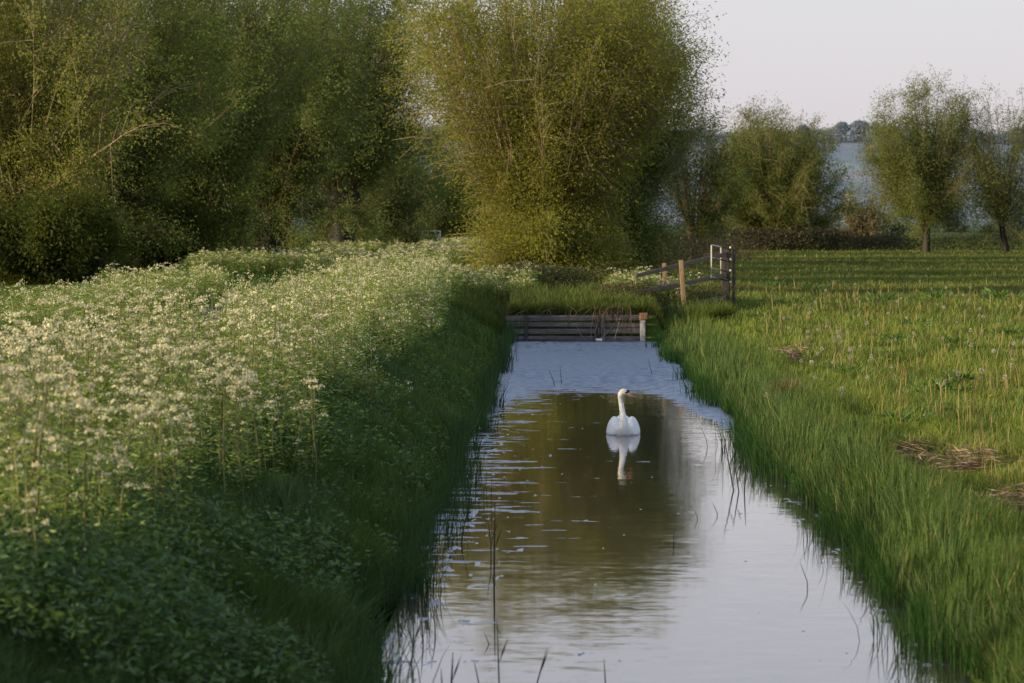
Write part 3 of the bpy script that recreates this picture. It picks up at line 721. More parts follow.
thicket('hedge', [(PD(640, 150), 150), (PD(690, 165), 165), (PD(745, 200), 200)], 1.8, (.09, .07, .035), 'brownish bramble hedge behind the wooden fence and gate', 3, 8000, .15)
thicket('hedge', [(PD(360, 330), 330), (PD(480, 330), 330)], 2.2, (.12, .08, .05), 'reddish-brown hedge at the far end of the track', 4, 4000, .25)
thicket('bramble', [(1.5, 89.5), (3.2, 90.6), (5.2, 92.6)], .75, (.10, .075, .04), 'low brown bramble tangle along the foot of the wooden fence', 5, 3800, .07, 'bramble')
thicket('bramble', [(-1.6, 94), (1.2, 95.5)], 1.0, (.09, .1, .04), 'dim tangled weeds between the plank dam and the big willow', 6, 5000, .09, 'weeds')
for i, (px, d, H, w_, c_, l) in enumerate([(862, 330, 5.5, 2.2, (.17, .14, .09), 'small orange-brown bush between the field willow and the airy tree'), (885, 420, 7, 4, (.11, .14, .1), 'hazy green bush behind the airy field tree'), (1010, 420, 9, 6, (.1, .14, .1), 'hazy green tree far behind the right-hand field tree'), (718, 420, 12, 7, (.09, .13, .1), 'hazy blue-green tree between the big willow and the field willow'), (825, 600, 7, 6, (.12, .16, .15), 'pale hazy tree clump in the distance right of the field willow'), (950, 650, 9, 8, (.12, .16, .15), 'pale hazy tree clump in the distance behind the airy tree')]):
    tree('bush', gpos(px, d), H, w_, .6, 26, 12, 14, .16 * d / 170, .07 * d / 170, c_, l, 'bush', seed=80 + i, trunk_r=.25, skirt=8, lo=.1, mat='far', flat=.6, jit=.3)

# wood along the hill ridge, and single trees standing out of it
def blob_wood(name, pts, seed, col, sz):
    r = np.random.default_rng(seed); g = Geo()
    n = len(pts); leaves(g, pts, r.normal(size=(n, 3)), sz * r.uniform(.6, 1.3, n), sz * .6, np.array(col) * r.uniform(.85, 1.15, (n, 1)))
    return add(name, g.mesh(name), M['far'])
r = np.random.default_rng(3)
n = 130000; x = r.uniform(-500, 1100, n); y = 4080 + r.normal(0, 25, n)
hh = 8 + 16 * fbm(x / 40, x * 0, 91)
pts = np.stack([x, y, hz(x, y) + r.uniform(-.3, 1, n) * hh], 1)
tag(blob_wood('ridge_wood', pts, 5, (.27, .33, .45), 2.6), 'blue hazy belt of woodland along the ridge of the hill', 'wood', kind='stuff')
for k, (px, hT, wT, l) in enumerate([(802, 20, 9, 'rounded hazy tree on the ridge just right of the field willow top'), (841, 24, 9, 'flat-topped hazy tree standing up from the ridge wood'), (859, 26, 13, 'largest rounded hazy tree on the hill ridge'), (875, 24, 6, 'narrow hazy tree on the ridge beside the largest one')]):
    d = 4060; x0 = PD(px, d); z0 = float(hz(x0, d)); r = np.random.default_rng(200 + k)
    e = empty('ridge_tree', (x0, d, z0)); tag(e, l, 'tree', None)
    n = 5000; v = unit(r.normal(size=(n, 3))) * (r.uniform(.3, 1, (n, 1)) ** .5) * [wT, wT * .8, hT * .33] + [0, 0, hT * .78]
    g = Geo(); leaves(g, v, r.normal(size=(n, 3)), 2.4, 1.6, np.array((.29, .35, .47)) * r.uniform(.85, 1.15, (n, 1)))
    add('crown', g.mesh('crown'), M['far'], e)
    g = Geo(); tubes(g, np.array([[[0, 0, -3], [0, 0, hT * .4], [0, 0, hT * .8]]]), np.array([[1.2, .9, .4]]), (.12, .15, .2), 6); add('trunk', g.mesh('trunk'), M['bark'], e)

# distant pale tower-like building
e = empty('tower', (PD(848, 1500), 1500, .8)); tag(e, 'narrow pale tower far off between the field willow and the airy tree', 'tower')
g = Geo(); box(g, (0, 0, 8), (4.6, 4.6, 16)); add('wall', g.mesh('wall'), M['render'], e)
g = Geo(); g.put([[-2.5, -2.5, 16.01], [2.5, -2.5, 16.01], [2.5, 2.5, 16.01], [-2.5, 2.5, 16.01], [0, 0, 18.6]], [[[0, 1, 2, 3]], [[0, 1, 4], [1, 2, 4], [2, 3, 4], [3, 0, 4]]], (1, 1, 1)); add('roof', g.mesh('roof'), M['slate'], e)
for zz in (5, 11):
    g = Geo(); box(g, (0, -2.33, zz), (.8, .1, 1.8)); add('window', g.mesh('window'), M['darkpost'], e)

# ------------------------------------------------------------------ dam, fence, gate
def bevel(o, wdt=.006):
    b = o.modifiers.new('bevel', 'BEVEL'); b.width = wdt; b.segments = 2; return o
dam = empty('plank_dam', (0, DAM_Y, 0)); tag(dam, 'low dam of weathered grey horizontal planks across the ditch', 'dam')
zs = [(.02, .13), (.2, .33), (.39, .52), (.58, .72)]
for k, (a, b) in enumerate(zs):
    g = Geo(); w_ = 3.9; dy = [-.075, -.11, -.06, -.10][k]
    ry = [.006, -.009, .012, -.007][k]; box(g, (.63, dy, (a + b) / 2), (w_ + .1, .05, b - a), rot=[[math.cos(ry), 0, math.sin(ry)], [0, 1, 0], [-math.sin(ry), 0, math.cos(ry)]], jit=.008)
    o = add('plank', g.mesh('plank'), M['plank'], dam); bevel(o)
for px_ in (-1.0, 1.06):
    g = Geo(); box(g, (px_ + .2, -.16, .22), (.09, .06, .98), jit=.006); bevel(add('stake', g.mesh('stake'), M['darkpost'], dam))
px0 = P(640, 338, 0).x
dp = empty('dam_post', (px0 + .02, DAM_Y - .22, 0)); tag(dp, 'short post at the right end of the plank dam, orange wood above pale wood', 'post')
g = Geo(); box(g, (0, 0, .1), (.15, .13, .96), jit=.005); bevel(add('pale_face', g.mesh('pale_face'), M['palewood'], dp), .01)
g = Geo(); box(g, (.03, .0, .70), (.22, .16, .2), jit=.012); bevel(add('raw_top', g.mesh('raw_top'), M['rawwood'], dp), .012)
# dead stems trailing over the dam
g = Geo(); r = np.random.default_rng(14); n = 60
S = np.stack([np.r_[r.normal(1.75, .4, 44), r.normal(-.3, .6, 16)], np.full(n, DAM_Y + .1), np.full(n, .8) + r.uniform(0, .25, n)], 1)
E = S + np.stack([r.normal(-.25, .3, n), r.uniform(-.55, -.2, n), -r.uniform(.3, .85, n)], 1); E[:, 2] = np.maximum(E[:, 2], .02)
Mi = (S + E) / 2 + np.stack([0 * E[:, 0], -.12 + 0 * E[:, 0], .18 + 0 * E[:, 0]], 1)
tubes(g, np.stack([S, Mi, E], 1), np.full((n, 3), .008) * [1, .9, .5], np.array([.16, .11, .08]) * r.uniform(.5, 1.6, (n, 1)), 4)
n = 12; cx_ = r.normal(1.26, .22, n)
S = np.stack([cx_, np.full(n, DAM_Y - .16), np.full(n, 0.)], 1); E = S + np.stack([r.normal(0, .22, n), r.uniform(-.1, .02, n), r.uniform(.35, .95, n)], 1)
tubes(g, np.stack([S, (S + E) / 2 + r.normal(0, .03, (n, 3)), E], 1), np.full((n, 3), .011) * [1, .9, .6], np.array([.3, .27, .24]) * r.uniform(.7, 1.2, (n, 1)), 4)
tag(add('dead_bramble_stems', g.mesh('dead_bramble_stems'), M['straw']), 'dead brown bramble stems trailing over the plank dam', 'dead stems', kind='stuff')
g = Geo(); pw = P(598, 338, .0)
box(g, (0, 0, 0), (.17, .1, .06), jit=.015); o = add('floating_scrap', g.mesh('floating_scrap'), M['white']); bevel(o, .02); o.location = (pw.x, 85.55, .025)
tag(o, 'small white scrap floating against the plank dam', 'scrap')

def bar_between(name, a, b, hgt, thk, mat, parent, jit=.004, axis_up=True):
    a = Vector(a); b = Vector(b); d = b - a; L = d.length; x_ = d.normalized(); y_ = Vector((0, 0, 1)).cross(x_).normalized(); z_ = x_.cross(y_)
    rot = [[x_[i], y_[i], z_[i]] for i in range(3)]
    g = Geo(); box(g, (a + b) / 2, (L, thk, hgt), rot=rot, jit=jit)
    return bevel(add(name, g.mesh(name), mat, parent))
def at(px, py, d):
    dr = CR @ Vector(((px - 512) / FPX, (341.5 - py) / FPX, -1)); return dr * (d / dr.y) + Vector((0, 0, CAM_H))
fx = at(683, 300, 90)
fen = empty('wooden_fence', (fx.x, fx.y, float(gz(fx.x, 90)))); tag(fen, 'three-rail wooden fence sloping down to the dam from the gate', 'fence')
O = Vector(fen.location)
def post(a_top, d, wd, mat, name='post', tilt=0, base=None, parent=fen):
    t = at(a_top[0], a_top[1], d); zb = float(gz(t.x, d)) - .25
    g = Geo(); Hh = t.z - zb
    box(g, (0, 0, Hh / 2), (wd, wd, Hh), jit=.006)
    o = bevel(add(name, g.mesh(name), mat, parent), .012); o.location = Vector((t.x - tilt, d, zb)) - (Vector(parent.location) if parent else Vector((0, 0, 0)))
    o.rotation_euler = (0, math.atan2(tilt, Hh), 0)
    return o
post((681, 260), 90, .14, M['post'], tilt=-.12)
post((664, 263), 91.3, .12, M['post'], tilt=-.1)
for (a, b) in (((636, 276), (726, 254)), ((630, 294), (726, 275)), ((655, 311), (726, 297))):
    bar_between('rail', at(a[0], a[1], 89.85) - O, at(b[0], b[1], 91.85) - O, .13, .045, M['rail'], fen)
gp = at(727, 248, 92.0)
gpost = empty('gatepost', (gp.x, 92.0, float(gz(gp.x, 92)))); tag(gpost, 'stout dark gatepost with a column of pale fixings at the right end of the fence', 'gatepost')
zb = gpost.location.z; Hh = gp.z - zb
g = Geo(); box(g, (-.04, 0, Hh / 2 - .12), (.26, .26, Hh + .25), jit=.008); bevel(add('post', g.mesh('post'), M['darkpost'], gpost), .02)
g = Geo(); box(g, (.21, -.02, Hh / 2 - .12), (.09, .12, Hh + .15), jit=.006); bevel(add('hanging_stile', g.mesh('hanging_stile'), M['darkpost'], gpost), .01)
for py in (247.5, 259.5, 270.5, 282):
    q = at(730.5, py, 91.8); g = Geo()
    tubes(g, np.array([[[0, .05, 0], [0, 0, 0], [0, -.03, 0]]]), np.array([[.035, .035, .028]]), (1, 1, 1), 8)
    o = add('fixing', g.mesh('fixing'), M['white'], gpost); o.location = q - Vector(gpost.location)
# metal gate seen almost edge on
A = at(711.5, 245, 91.3); B = at(721, 247, 92.1)
A2 = at(711.5, 278, 91.3); B2 = at(721, 280, 92.1)
gt_ = empty('metal_gate', (A.x, A.y, float(gz(A.x, A.y)))); tag(gt_, 'galvanised metal field gate seen nearly edge-on beside the gatepost', 'gate')
O = Vector(gt_.location)
def pipe(name, a, b, rad, mat, parent):
    g = Geo(); a = np.array(a); b = np.array(b); tubes(g, np.stack([a, (a + b) / 2, b])[None], np.full((1, 3), rad), (1, 1, 1), 8); return add(name, g.mesh(name, True), mat, parent)
pipe('stile', A - O, A2 - O, .022, M['galv'], gt_); pipe('stile', B - O, B2 - O, .022, M['galv'], gt_)
for f in (0, .38, .7, .97): pipe('bar', A.lerp(A2, f) - O, B.lerp(B2, f) - O, .022, M['galv'], gt_)

# far gate at the end of the track
d = 215; A = at(419, 236.5, d); B = at(437, 237.5, d)
fg = empty('field_gate', (A.x, d, float(gz(A.x, d)))); tag(fg, 'tiny pale field gate with a dark post at the far end of the track', 'gate'); O = Vector(fg.location)
g = Geo(); box(g, (0, 0, .8), (.26, .2, 1.9)); add('post', g.mesh('post'), M['darkpost'], fg)
g = Geo(); box(g, (-.42, 0, .8), (.16, .2, 1.7)); add('post', g.mesh('post'), M['post'], fg)
for zz in (.75, 1.1, 1.45): pipe('bar', (.25, 0, zz), (1.5, 0, zz), .04, M['galv'], fg)
pipe('stile', (1.5, 0, .4), (1.5, 0, 1.5), .05, M['galv'], fg); pipe('stile', (.25, 0, .4), (.25, 0, 1.5), .05, M['galv'], fg)

# ------------------------------------------------------------------ swan
def swan():
    m, nt, nd, lk = nmat('white_feathers')
    tc = N(nt, 'ShaderNodeTexCoord'); mp = N(nt, 'ShaderNodeMapping'); mp.inputs['Scale'].default_value = (30, 8, 14); lk.new(tc.outputs['Object'], mp.inputs[0])
    no = N(nt, 'ShaderNodeTexNoise', Scale=1.4, Detail=4); lk.new(mp.outputs[0], no.inputs['Vector'])
    r_ = ramp(nt, [(.3, (.80, .82, .85)), (.7, (.93, .93, .93))]); lk.new(no.outputs['Fac'], r_.inputs[0])
    bp = N(nt, 'ShaderNodeBump', Strength=.8, Distance=.02); lk.new(no.outputs['Fac'], bp.inputs['Height'])
    b = N(nt, 'ShaderNodeBsdfPrincipled', Roughness=.8); b.inputs['Specular IOR Level'].default_value = .15; lk.new(r_.outputs[0], b.inputs['Base Color']); lk.new(bp.outputs[0], b.inputs['Normal'])
    b.inputs['Subsurface Weight'].default_value = .1
    o = N(nt, 'ShaderNodeOutputMaterial'); lk.new(b.outputs[0], o.inputs[0]); feath = m
    # cream head/neck blend
    neckm = tex_mat('cream_neck_feathers', [(.3, (.62, .6, .52)), (.7, (.78, .77, .72))], nscale=10, rough=.85)
    bill = tex_mat('orange_bill', [(.3, (.3, .11, .07)), (.7, (.38, .16, .1))], nscale=10, rough=.4)
    blk = tex_mat('black_skin', [(.3, (.008, .008, .01)), (.7, (.02, .02, .02))], nscale=10, rough=.45)
    loc = P(623.5, 434.5, 0)
    root = empty('swan', (loc.x, loc.y, 0)); tag(root, 'white mute swan floating towards the camera with its head turned to the right', 'swan')
    # body: lofted ellipses along Y (front is -Y); one continuous mesh with neck and head by skin modifier style loft
    secs = []   # centre, rx, rz, tangent
    path = [  # (y, z, rx, rr)
        ((0, .62, .10), .02, .02), ((0, .55, .09), .07, .04), ((0, .42, .07), .15, .09), ((0, .22, .06), .19, .12), ((0, .02, .06), .17, .13),
        ((0, -.14, .06), .15, .13), ((0, -.25, .075), .125, .11), ((-.003, -.315, .125), .09, .085), ((-.006, -.325, .21), .074, .072), ((-.012, -.305, .28), .058, .058),
        ((-.022, -.275, .36), .047, .049), ((-.034, -.262, .45), .041, .044), ((-.046, -.268, .53), .039, .042), ((-.056, -.28, .60), .039, .042), ((-.056, -.295, .65), .05, .052),
        ((-.036, -.31, .698), .06, .057), ((.0, -.325, .715), .057, .053), ((.035, -.338, .702), .043, .041), ((.058, -.346, .688), .028, .027), ((.066, -.349, .684), .012, .012)]
    pts = np.array([p[0] for p in path]); T = unit(np.gradient(pts, axis=0)); k = 24; ang = np.arange(k) / k * 6.28318
    V = []
    for p, t, (_, rx, rz) in zip(pts, T, path):
        a = np.array([1., 0, 0]); a = a - t * a.dot(t)
        if np.linalg.norm(a) < .35: a = np.array([0, -1., 0]) - t * (-t[1])
        a = a / np.linalg.norm(a); b_ = np.cross(t, a)
        V.append(p + np.outer(np.cos(ang), a) * rx + np.outer(np.sin(ang), b_) * rz)
    V = np.array(V)
    # keep ring alignment: rotate indices to minimise twist
    for i in range(1, len(V)):
        best = min(range(k), key=lambda s: np.sum((np.roll(V[i], s, 0) - V[i - 1]) ** 2)); V[i] = np.roll(V[i], best, 0)
    m_ = len(V); idx = np.arange(m_ * k).reshape(m_, k); a = idx[:-1]; b_ = idx[1:]
    F = np.stack([a, np.roll(a, -1, 1), np.roll(b_, -1, 1), b_], -1).reshape(-1, 4)
    me = mesh_np('body', V.reshape(-1, 3), [F, idx[:1, ::-1], idx[-1:, :]], smooth=True)
    body = add('body', me, feath, root); me.materials.append(neckm)
    for p_ in me.polygons:
        if p_.center.z > .56: p_.material_index = 1
    ss = body.modifiers.new('sub', 'SUBSURF'); ss.levels = 1; ss.render_levels = 1
    # arched wings: long shells either side
    for s in (-1, 1):
        n1, n2 = 18, 14; W = []
        for i in range(n1):
            t = i / (n1 - 1); y_ = -.2 + t * .78
            prof = math.sin(math.pi * min(1, t * .96 + .02)) ** .45 if t < .5 else math.sin(math.pi * (t * .96 + .02)) ** .8
            hh = .262 * prof; ww = .112 * prof ** .8
            cx = s * (.15 + .02 * math.sin(t * 3)) * (1 - .55 * max(0, t - .55))
            for j in range(n2):
                a = j / n2 * 6.28318; ca, sa = math.cos(a), math.sin(a)
                W.append((cx + s * ca * ww - s * .03 * max(0, sa), y_, .03 + max(-.05, sa * hh * (1 if sa > 0 else .3))))
        idx = np.arange(n1 * n2).reshape(n1, n2); a = idx[:-1]; b_ = idx[1:]
        F = np.stack([a, np.roll(a, -1, 1), np.roll(b_, -1, 1), b_], -1).reshape(-1, 4)
        wg = add('wing', mesh_np('wing', np.array(W), [F, idx[:1, ::-1], idx[-1:, :]], smooth=True), feath, root)
        wg.modifiers.new('sub', 'SUBSURF').render_levels = 1
        # flight feather tips behind
        g = Geo(); r = np.random.default_rng(3)
        n = 14; c = np.stack([s * (.1 + r.uniform(-.05, .05, n)), .38 + r.uniform(0, .12, n), .12 + r.uniform(0, .1, n)], 1)
        leaves(g, c, np.stack([-s * .15 + 0 * c[:, 0], 1 + 0 * c[:, 0], .12 + r.normal(0, .08, n)], 1), .26, .06, (1, 1, 1), np.tile([0, 0, 1.], (n, 1)) + r.normal(0, .2, (n, 3)))
        add('flight_feathers', g.mesh('flight_feathers'), feath, wg)
    # tail
    g = Geo(); n = 9; a = np.linspace(-.35, .35, n)
    leaves(g, np.stack([a * .15, np.full(n, .5), np.full(n, .1)], 1), np.stack([a, np.ones(n), np.full(n, .1)], 1), .3, .08, (1, 1, 1), np.tile([0, 0, 1.], (n, 1)))
    add('tail', g.mesh('tail'), feath, root)
    # bill: tapered, flattened, pointing right and a little down
    D = Vector((.78, -.36, -.50)).normalized(); S = Vector((.05, -.343, .693))
    L = .13; prof = [(0, .028, .027), (.25, .025, .024), (.55, .022, .017), (.85, .021, .012), (1, .011, .007)]
    side = D.cross(Vector((0, 0, 1))).normalized(); up = side.cross(D)
    V = []; k = 12
    for t, rw, rh in prof:
        for j in range(k):
            aa = j / k * 6.28318; V.append(S + D * (t * L) + side * (math.cos(aa) * rw) + up * (math.sin(aa) * rh))
    idx = np.arange(len(prof) * k).reshape(-1, k); a = idx[:-1]; b_ = idx[1:]
    F = np.stack([a, np.roll(a, -1, 1), np.roll(b_, -1, 1), b_], -1).reshape(-1, 4)
    bl = add('bill', mesh_np('bill', np.array(V), [F, idx[:1, ::-1], idx[-1:, :]], smooth=True), bill, root)
    def ball(name, c, s, mat, parent):
        g = Geo(); u = np.linspace(0, math.pi, 9)[1:-1]; kk = 12
        V = [[0, 0, 1]] + [[math.sin(q) * math.cos(w), math.sin(q) * math.sin(w), math.cos(q)] for q in u for w in np.arange(kk) / kk * 6.28318] + [[0, 0, -1]]
        V = np.array(V) * np.array(s); nn_ = len(u); i = 1 + np.arange(nn_ * kk).reshape(nn_, kk); a = i[:-1]; b = i[1:]
        F = np.stack([a, b, np.roll(b, -1, 1), np.roll(a, -1, 1)], -1).reshape(-1, 4); last = len(V) - 1
        T = [[0, i[0][j], i[0][(j + 1) % kk]] for j in range(kk)] + [[last, i[-1][(j + 1) % kk], i[-1][j]] for j in range(kk)]
        o = add(name, mesh_np(name, V, [F, np.array(T)], smooth=True), mat, parent); o.location = c; return o
    ball('knob', (.058, -.349, .712), (.032, .028, .028), blk, root)
    ball('lore', (.036, -.362, .699), (.042, .018, .018), blk, root)
    ball('eye', (.012, -.367, .708), (.007, .006, .007), blk, root)
    ball('eye', (.03, -.30, .722), (.007, .006, .007), blk, root)
    ball('nail', S + D * L * .98, (.009, .009, .006), blk, root)
swan()

# ------------------------------------------------------------------ reed stems standing in open water
def reed(px, pyb, pxt, pyt, label, bend=0, rad=.006, col=(.05, .05, .035), group=None):
    b = P(px, pyb, 0); t = at(pxt, pyt, b.y + .05)
    b.z = -.1; root = empty('reed_stem', (b.x, b.y, 0)); tag(root, label, 'reed', group)
    S = np.array([0, 0, -.1]); E = np.array(t - Vector((b.x, b.y, 0)))
    m = (S + E) / 2 + np.array([bend, 0, 0]); g = Geo()
    q = [S, S * .5 + m * .5, m, m * .5 + E * .5, E] if not bend else [S, S * .5 + m * .5, m, m * .45 + E * .55, E]
    tubes(g, np.array(q)[None], np.array([[1, 1, .9, .7, .25]]) * rad, col, 5)
    add('stem', g.mesh('stem'), M['straw'], root)
    if pyb - pyt > 40:
        g = Geo(); leaves(g, np.array([q[2]]), np.array([[.35, 0, 1.]]), np.array([.22]), np.array([.014]), col, np.array([[0, 1., 0]])); add('leaf', g.mesh('leaf'), M['grass'], root)
RG = 'dark broken reed stems in the near water'
for a in [(494, 588, 495, 500, 'tall dark reed standing upright near the left bank, below the swan', 0, .009), (491, 560, 487, 515, 'reed just behind the tall dark one, leaning left', .02, .006),
          (500, 700, 497, 615, 'tallest stem of the near cluster at the bottom edge'), (531, 692, 547, 647, 'straight stem leaning right at the bottom edge'), (485, 700, 474, 660, 'stem leaning left at the bottom edge beside the tallest one'), (450, 700, 453, 652, 'upright stem at the bottom edge left of the cluster', 0, .009),
          (607, 698, 604, 658, 'thin lone stem at the bottom edge below the swan'), (443, 690, 441, 668, 'short stub at the bottom edge near the left bank'), (424, 645, 421, 606, 'upright stem by the left bank above the bottom edge', 0, .006), (436, 636, 431, 598, 'thin stem tilted left by the left bank', .01, .006),
          (410, 665, 414, 610, 'stem half hidden against the dark left bank', .01, .007), (418, 640, 420, 628, 'tiny crooked stem by the left bank', .03, .005), (487, 645, 484, 632, 'tiny crooked stem left of the tallest near reed', .03, .005), (674, 544, 673, 528, 'small stem alone in the open water right of centre', .005, .005),
          (716, 516, 712, 502, 'small crooked stem in open water near the right bank', .04, .005), (696, 520, 694, 508, 'faint crooked stem left of the right-bank reeds', .03, .004), (735, 490, 724, 436, 'tallest reed leaning left out of the right bank', 0, .009), (740, 492, 733, 450, 'second reed leaning left out of the right bank', 0, .008),
          (744, 493, 746, 455, 'upright reed beside the two leaning ones at the right bank', 0, .008), (808, 590, 800, 562, 'bent stem at the edge of the right bank', .03, .005), (556, 386, 548, 368, 'sprig standing in the ruffled water before the dam', .02, .008), (562, 384, 560, 366, 'second sprig standing in the ruffled water before the dam', 0, .007), (653, 374, 648, 358, 'twig poking from the ruffled water near the right bank', 0, .008)]:
    reed(*a)
# more stems crowding out from the left bank
r = np.random.default_rng(77)
for k in range(30):
    py = r.uniform(440, 560); q = P(470 - (py - 434) * .28 + r.uniform(2, 26), py, 0)
    g = Geo(); h_ = r.uniform(.25, .65)
    c_ = np.array([[0, 0, -.05]]); blades(g, np.repeat(c_, 3, 0) + r.normal(0, .015, (3, 3)) * [1, 1, 0], h_ * r.uniform(.6, 1, 3), .011, r.uniform(0, 6.28, 3), r.uniform(.05, .5, 3), np.array([.03, .07, .025]))
    o = add('sedge_shoot', g.mesh('sedge_shoot'), M['grass']); o.location = q; tag(o, 'thin dark sedge shoots standing in the water off the left bank', 'sedge', 'sedge shoots off the left bank')

# ------------------------------------------------------------------ meadow plants
def dock(px, py, s, label, seed, col=(.07, .15, .035)):
    r = np.random.default_rng(seed); q = P(px, py, .75); z = float(gz(q.x, q.y))
    e = empty('dock_plant', (q.x, q.y, z)); tag(e, label, 'dock', 'broad-leaved dock plants in the right meadow')
    s *= .9; n = 80; a = r.uniform(0, 6.28, n); g = Geo()
    c = np.stack([np.cos(a), np.sin(a), 0 * a], 1) * r.uniform(.0, .42, (n, 1)) ** 1.2 * s * [1.5, 1, 1] + [0, 0, .05]
    c[:, 2] += r.uniform(0, .16, n) * s
    leaves(g, c, np.stack([np.cos(a), np.sin(a), r.uniform(.1, 1.6, n)], 1), r.uniform(.09, .24, n) * s, r.uniform(.03, .07, n) * s, np.array(col) * r.uniform(.7, 1.7, (n, 1)) + np.array([.03, .03, .0]) * r.uniform(0, 1, (n, 1)))
    add('leaves', g.mesh('leaves'), M['herb'], e)
dk = [(772, 290, 1.2, 'dock clump right of the gate with pale flower tufts'), (915, 330, 1.2, 'dark dock clump in the middle of the meadow'), (955, 350, .9, 'low dock clump below the middle one'), (880, 305, 1.4, 'wide dock clump on the dark band across the meadow'), (935, 303, 1.5, 'dock clump on the dark band left of the right edge'), (1000, 303, 1.6, 'large dark dock clump at the right edge of the meadow'), (812, 296, 1.2, 'dock clump behind the dandelion clocks'), (940, 392, 1.0, 'dock clump with pale shoots above the straw patch'), (965, 385, .8, 'small dock beside the pale shoots'), (895, 345, .8, 'small low dock left of the low clump'), (1010, 340, .9, 'dock near the right edge, half way down the meadow'), (900, 415, .9, 'dark dock just above the bare straw patch'), (700, 355, .7, 'dock low on the right bank beside the ruffled water'), (850, 370, .7, 'small dock in the middle of the sunlit grass')]
for i, a in enumerate(dk): dock(a[0], a[1], a[2], a[3], 300 + i)
# dandelion clocks
def sphere_cloud(g, c, rad, n, r, col, s):
    v = unit(r.normal(size=(n, 3))) * rad
    leaves(g, c + v * .6, v, s, s * .7, col)
pm = []
for k in range(5):
    r = np.random.default_rng(500 + k); g = Geo(); h = .22 + .03 * k
    tubes(g, np.array([[[0, 0, 0], [.01, .005, h / 2], [.02, .0, h]]]), np.array([[.004, .004, .003]]), (.2, .2, .08), 4); s_ = g.mesh('stalk')
    g = Geo(); sphere_cloud(g, np.array([.02, 0, h + .015]), .024, 46, r, np.array([.55, .52, .46]), .022); pm.append((s_, g.mesh('seed_head')))
r = np.random.default_rng(61)
for k in range(80):
    px = r.uniform(770, 1030) if k % 3 else r.normal(830, 30); py = r.uniform(296, 395) if k < 110 else r.uniform(400, 470)
    if px < 760: continue
    q = P(px, py, .78); z = float(gz(q.x, q.y)); s_, h_ = pm[k % 5]
    e = empty('dandelion_clock', (q.x, q.y, z), r.uniform(0, 6.28)); sc = r.uniform(.85, 1.3) * (1 + (q.y - 40) * .004); e.scale = (sc, sc, sc)
    tag(e, 'white dandelion clock standing above the grass of the right meadow', 'dandelion', 'dandelion clocks in the right meadow')
    add('stalk', s_, None if s_.materials else M['straw'], e); add('seed_head', h_, None if h_.materials else M['flower'], e)
# yellow flowers
yl = leaf_mat('yellow_petals', .2, 0); yl.name = 'yellow_petals'
for k, (px, py, l) in enumerate([(903, 382, 'brightest yellow flower at the foot of an orange stalk'), (890, 362, 'yellow flower up left of the brightest one'), (981, 383, 'yellow flower beside the pale dock shoots'), (949, 371, 'small yellow flower below the dock clump'), (990, 405, 'yellow flower near the right edge of the sunlit grass'), (968, 412, 'yellow flower above the bare straw patch'), (848, 352, 'yellow flower in the middle of the meadow'), (1002, 392, 'yellow flower close to the right edge')]):
    q = P(px, py, .8); z = float(gz(q.x, q.y)); e = empty('buttercup', (q.x, q.y, z)); tag(e, l, 'buttercup')
    g = Geo(); tubes(g, np.array([[[0, 0, 0], [.005, 0, .1], [.0, .0, .2]]]), np.array([[.003, .003, .002]]), (.08, .14, .03), 4); add('stalk', g.mesh('stalk'), M['herb'], e)
    g = Geo(); a = np.arange(6) / 6 * 6.28; leaves(g, np.tile([0, 0, .2], (6, 1)), np.stack([np.cos(a), np.sin(a), .5 + 0 * a], 1), .05, .045, (.8, .62, .03), np.tile([0, 0, 1.], (6, 1))); add('flower', g.mesh('flower'), yl, e)
# pale upright stalks in the meadow (plantain, old dock, sorrel)
g = Geo(); r = np.random.default_rng(88)
x, y = sample(760, 1060, 285, 470, 900, .78)
ok = (x - redge(y) > 1.6); x, y = x[ok], y[ok]; n = len(x)
blades(g, np.c_[x, y, gz(x, y)], r.uniform(.2, .5, n), np.maximum(.01, y * .0003), r.uniform(0, 6.28, n), r.uniform(0, .25, n), np.array([.26, .2, .09]) * r.uniform(.6, 1.4, (n, 1)), np.array([.36, .27, .13]))
tag(add('seeding_stalks', g.mesh('seeding_stalks'), M['straw']), 'thin pale seeding stalks scattered through the right meadow', 'stalks', kind='stuff')
# pale crooked shoots
for k, (px, py, h_, l) in enumerate([(940, 392, .45, 'pale forked dead shoot above the straw patch, left one'), (975, 390, .38, 'pale crooked dead shoot above the straw patch, right one'), (902, 378, .5, 'orange-brown sorrel stalk above the brightest yellow flower'), (1010, 360, .45, 'pale branching stalk close to the right edge of the meadow')]):
    q = P(px, py, .8); z = float(gz(q.x, q.y)); g = Geo(); r = np.random.default_rng(k)
    cb = (.4, .33, .19) if k != 2 else (.3, .19, .08); h_ *= .8
    p = np.array([[0, 0, 0], [.02, 0, h_ * .4], [-.01, 0, h_ * .7], [.05, 0, h_]]); tubes(g, p[None], np.array([[.009, .008, .007, .005]]), cb, 5)
    for s_ in (-1, 1, .6):
        tubes(g, np.array([[p[1] + [0, 0, .03 * s_], p[1] + [s_ * .03, 0, .08 + .04 * k], p[1] + [s_ * .08, 0, .13 + .03 * s_]]]), np.array([[.006, .006, .009]]), cb, 4)
    o = add('dead_shoot', g.mesh('dead_shoot'), M['straw']); o.location = (q.x, q.y, z); tag(o, l, 'dead shoot')
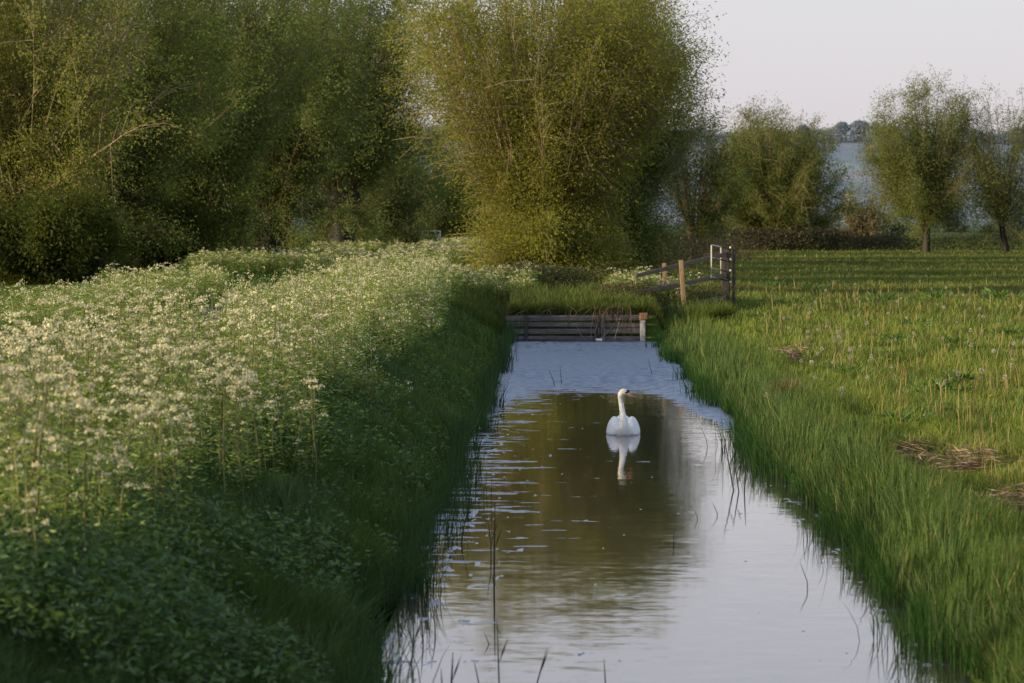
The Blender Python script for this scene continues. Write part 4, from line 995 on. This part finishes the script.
# straw patches
def straw(px, py, w_, d_, label, seed, name='straw_patch', col=(.3, .22, .15), up=.25, n=420, L=(.1, .3)):
    r = np.random.default_rng(seed); q = P(px, py, .78); z = float(gz(q.x, q.y))
    g = Geo(); x = r.normal(0, w_ / 2.4, n); y = r.normal(0, d_ / 2.4, n)
    zz = gz(q.x + x, q.y + y) - z + r.uniform(.05, .2, n)
    leaves(g, np.stack([x, y, zz], 1), np.stack([r.normal(0, 1, n), r.normal(0, 1, n), r.normal(0, up, n)], 1), r.uniform(L[0], L[1], n), .014, np.array(col) * r.uniform(.35, 1.4, (n, 1)))
    zs = np.full(12, .1); a = np.arange(12) / 12 * 6.28
    V = np.stack([np.cos(a) * w_ * .3, np.sin(a) * d_ * .3, gz(q.x + np.cos(a) * w_ * .3, q.y + np.sin(a) * d_ * .3) - z + .02], 1)
    V = np.r_[V, [[0, 0, .07]]]; g.put(V, [np.array([[i, (i + 1) % 12, 12] for i in range(12)])], (.07, .05, .035))
    o = add(name, g.mesh(name), M['straw']); o.location = (q.x, q.y, z); tag(o, label, 'straw', kind='stuff')
straw(958, 447, .95, 1.5, 'largest patch of bare dry straw in the right meadow', 1)
straw(1012, 482, .55, 1.2, 'dry straw patch cut by the right edge of the photo', 2)
straw(905, 432, .45, .9, 'small dark straw patch left of the largest one', 3, col=(.18, .13, .08), n=200)
straw(793, 348, .45, 3.0, 'thin pinkish straw streak on the bank below the dock clump', 4, n=160, col=(.35, .24, .17))
# rush tuft
q = P(790, 392, .6); g = Geo(); n = 420; r = np.random.default_rng(5); a = r.uniform(0, 6.28, n)
blades(g, np.stack([np.cos(a) * .16 * r.uniform(0, 1, n), np.sin(a) * .16 * r.uniform(0, 1, n), 0 * a - .03], 1), r.uniform(.3, .62, n), .011, a + r.normal(0, .4, n), r.uniform(.1, .75, n), np.array([.12, .085, .05]) * r.uniform(.5, 1.4, (n, 1)), np.array([.17, .11, .06]))
o = add('rush_tuft', g.mesh('rush_tuft'), M['straw']); o.location = (q.x, q.y, float(gz(q.x, q.y))); tag(o, 'brownish rush tuft on the right bank above the water', 'rush')

scene.render.resolution_x = 1024; scene.render.resolution_y = 683
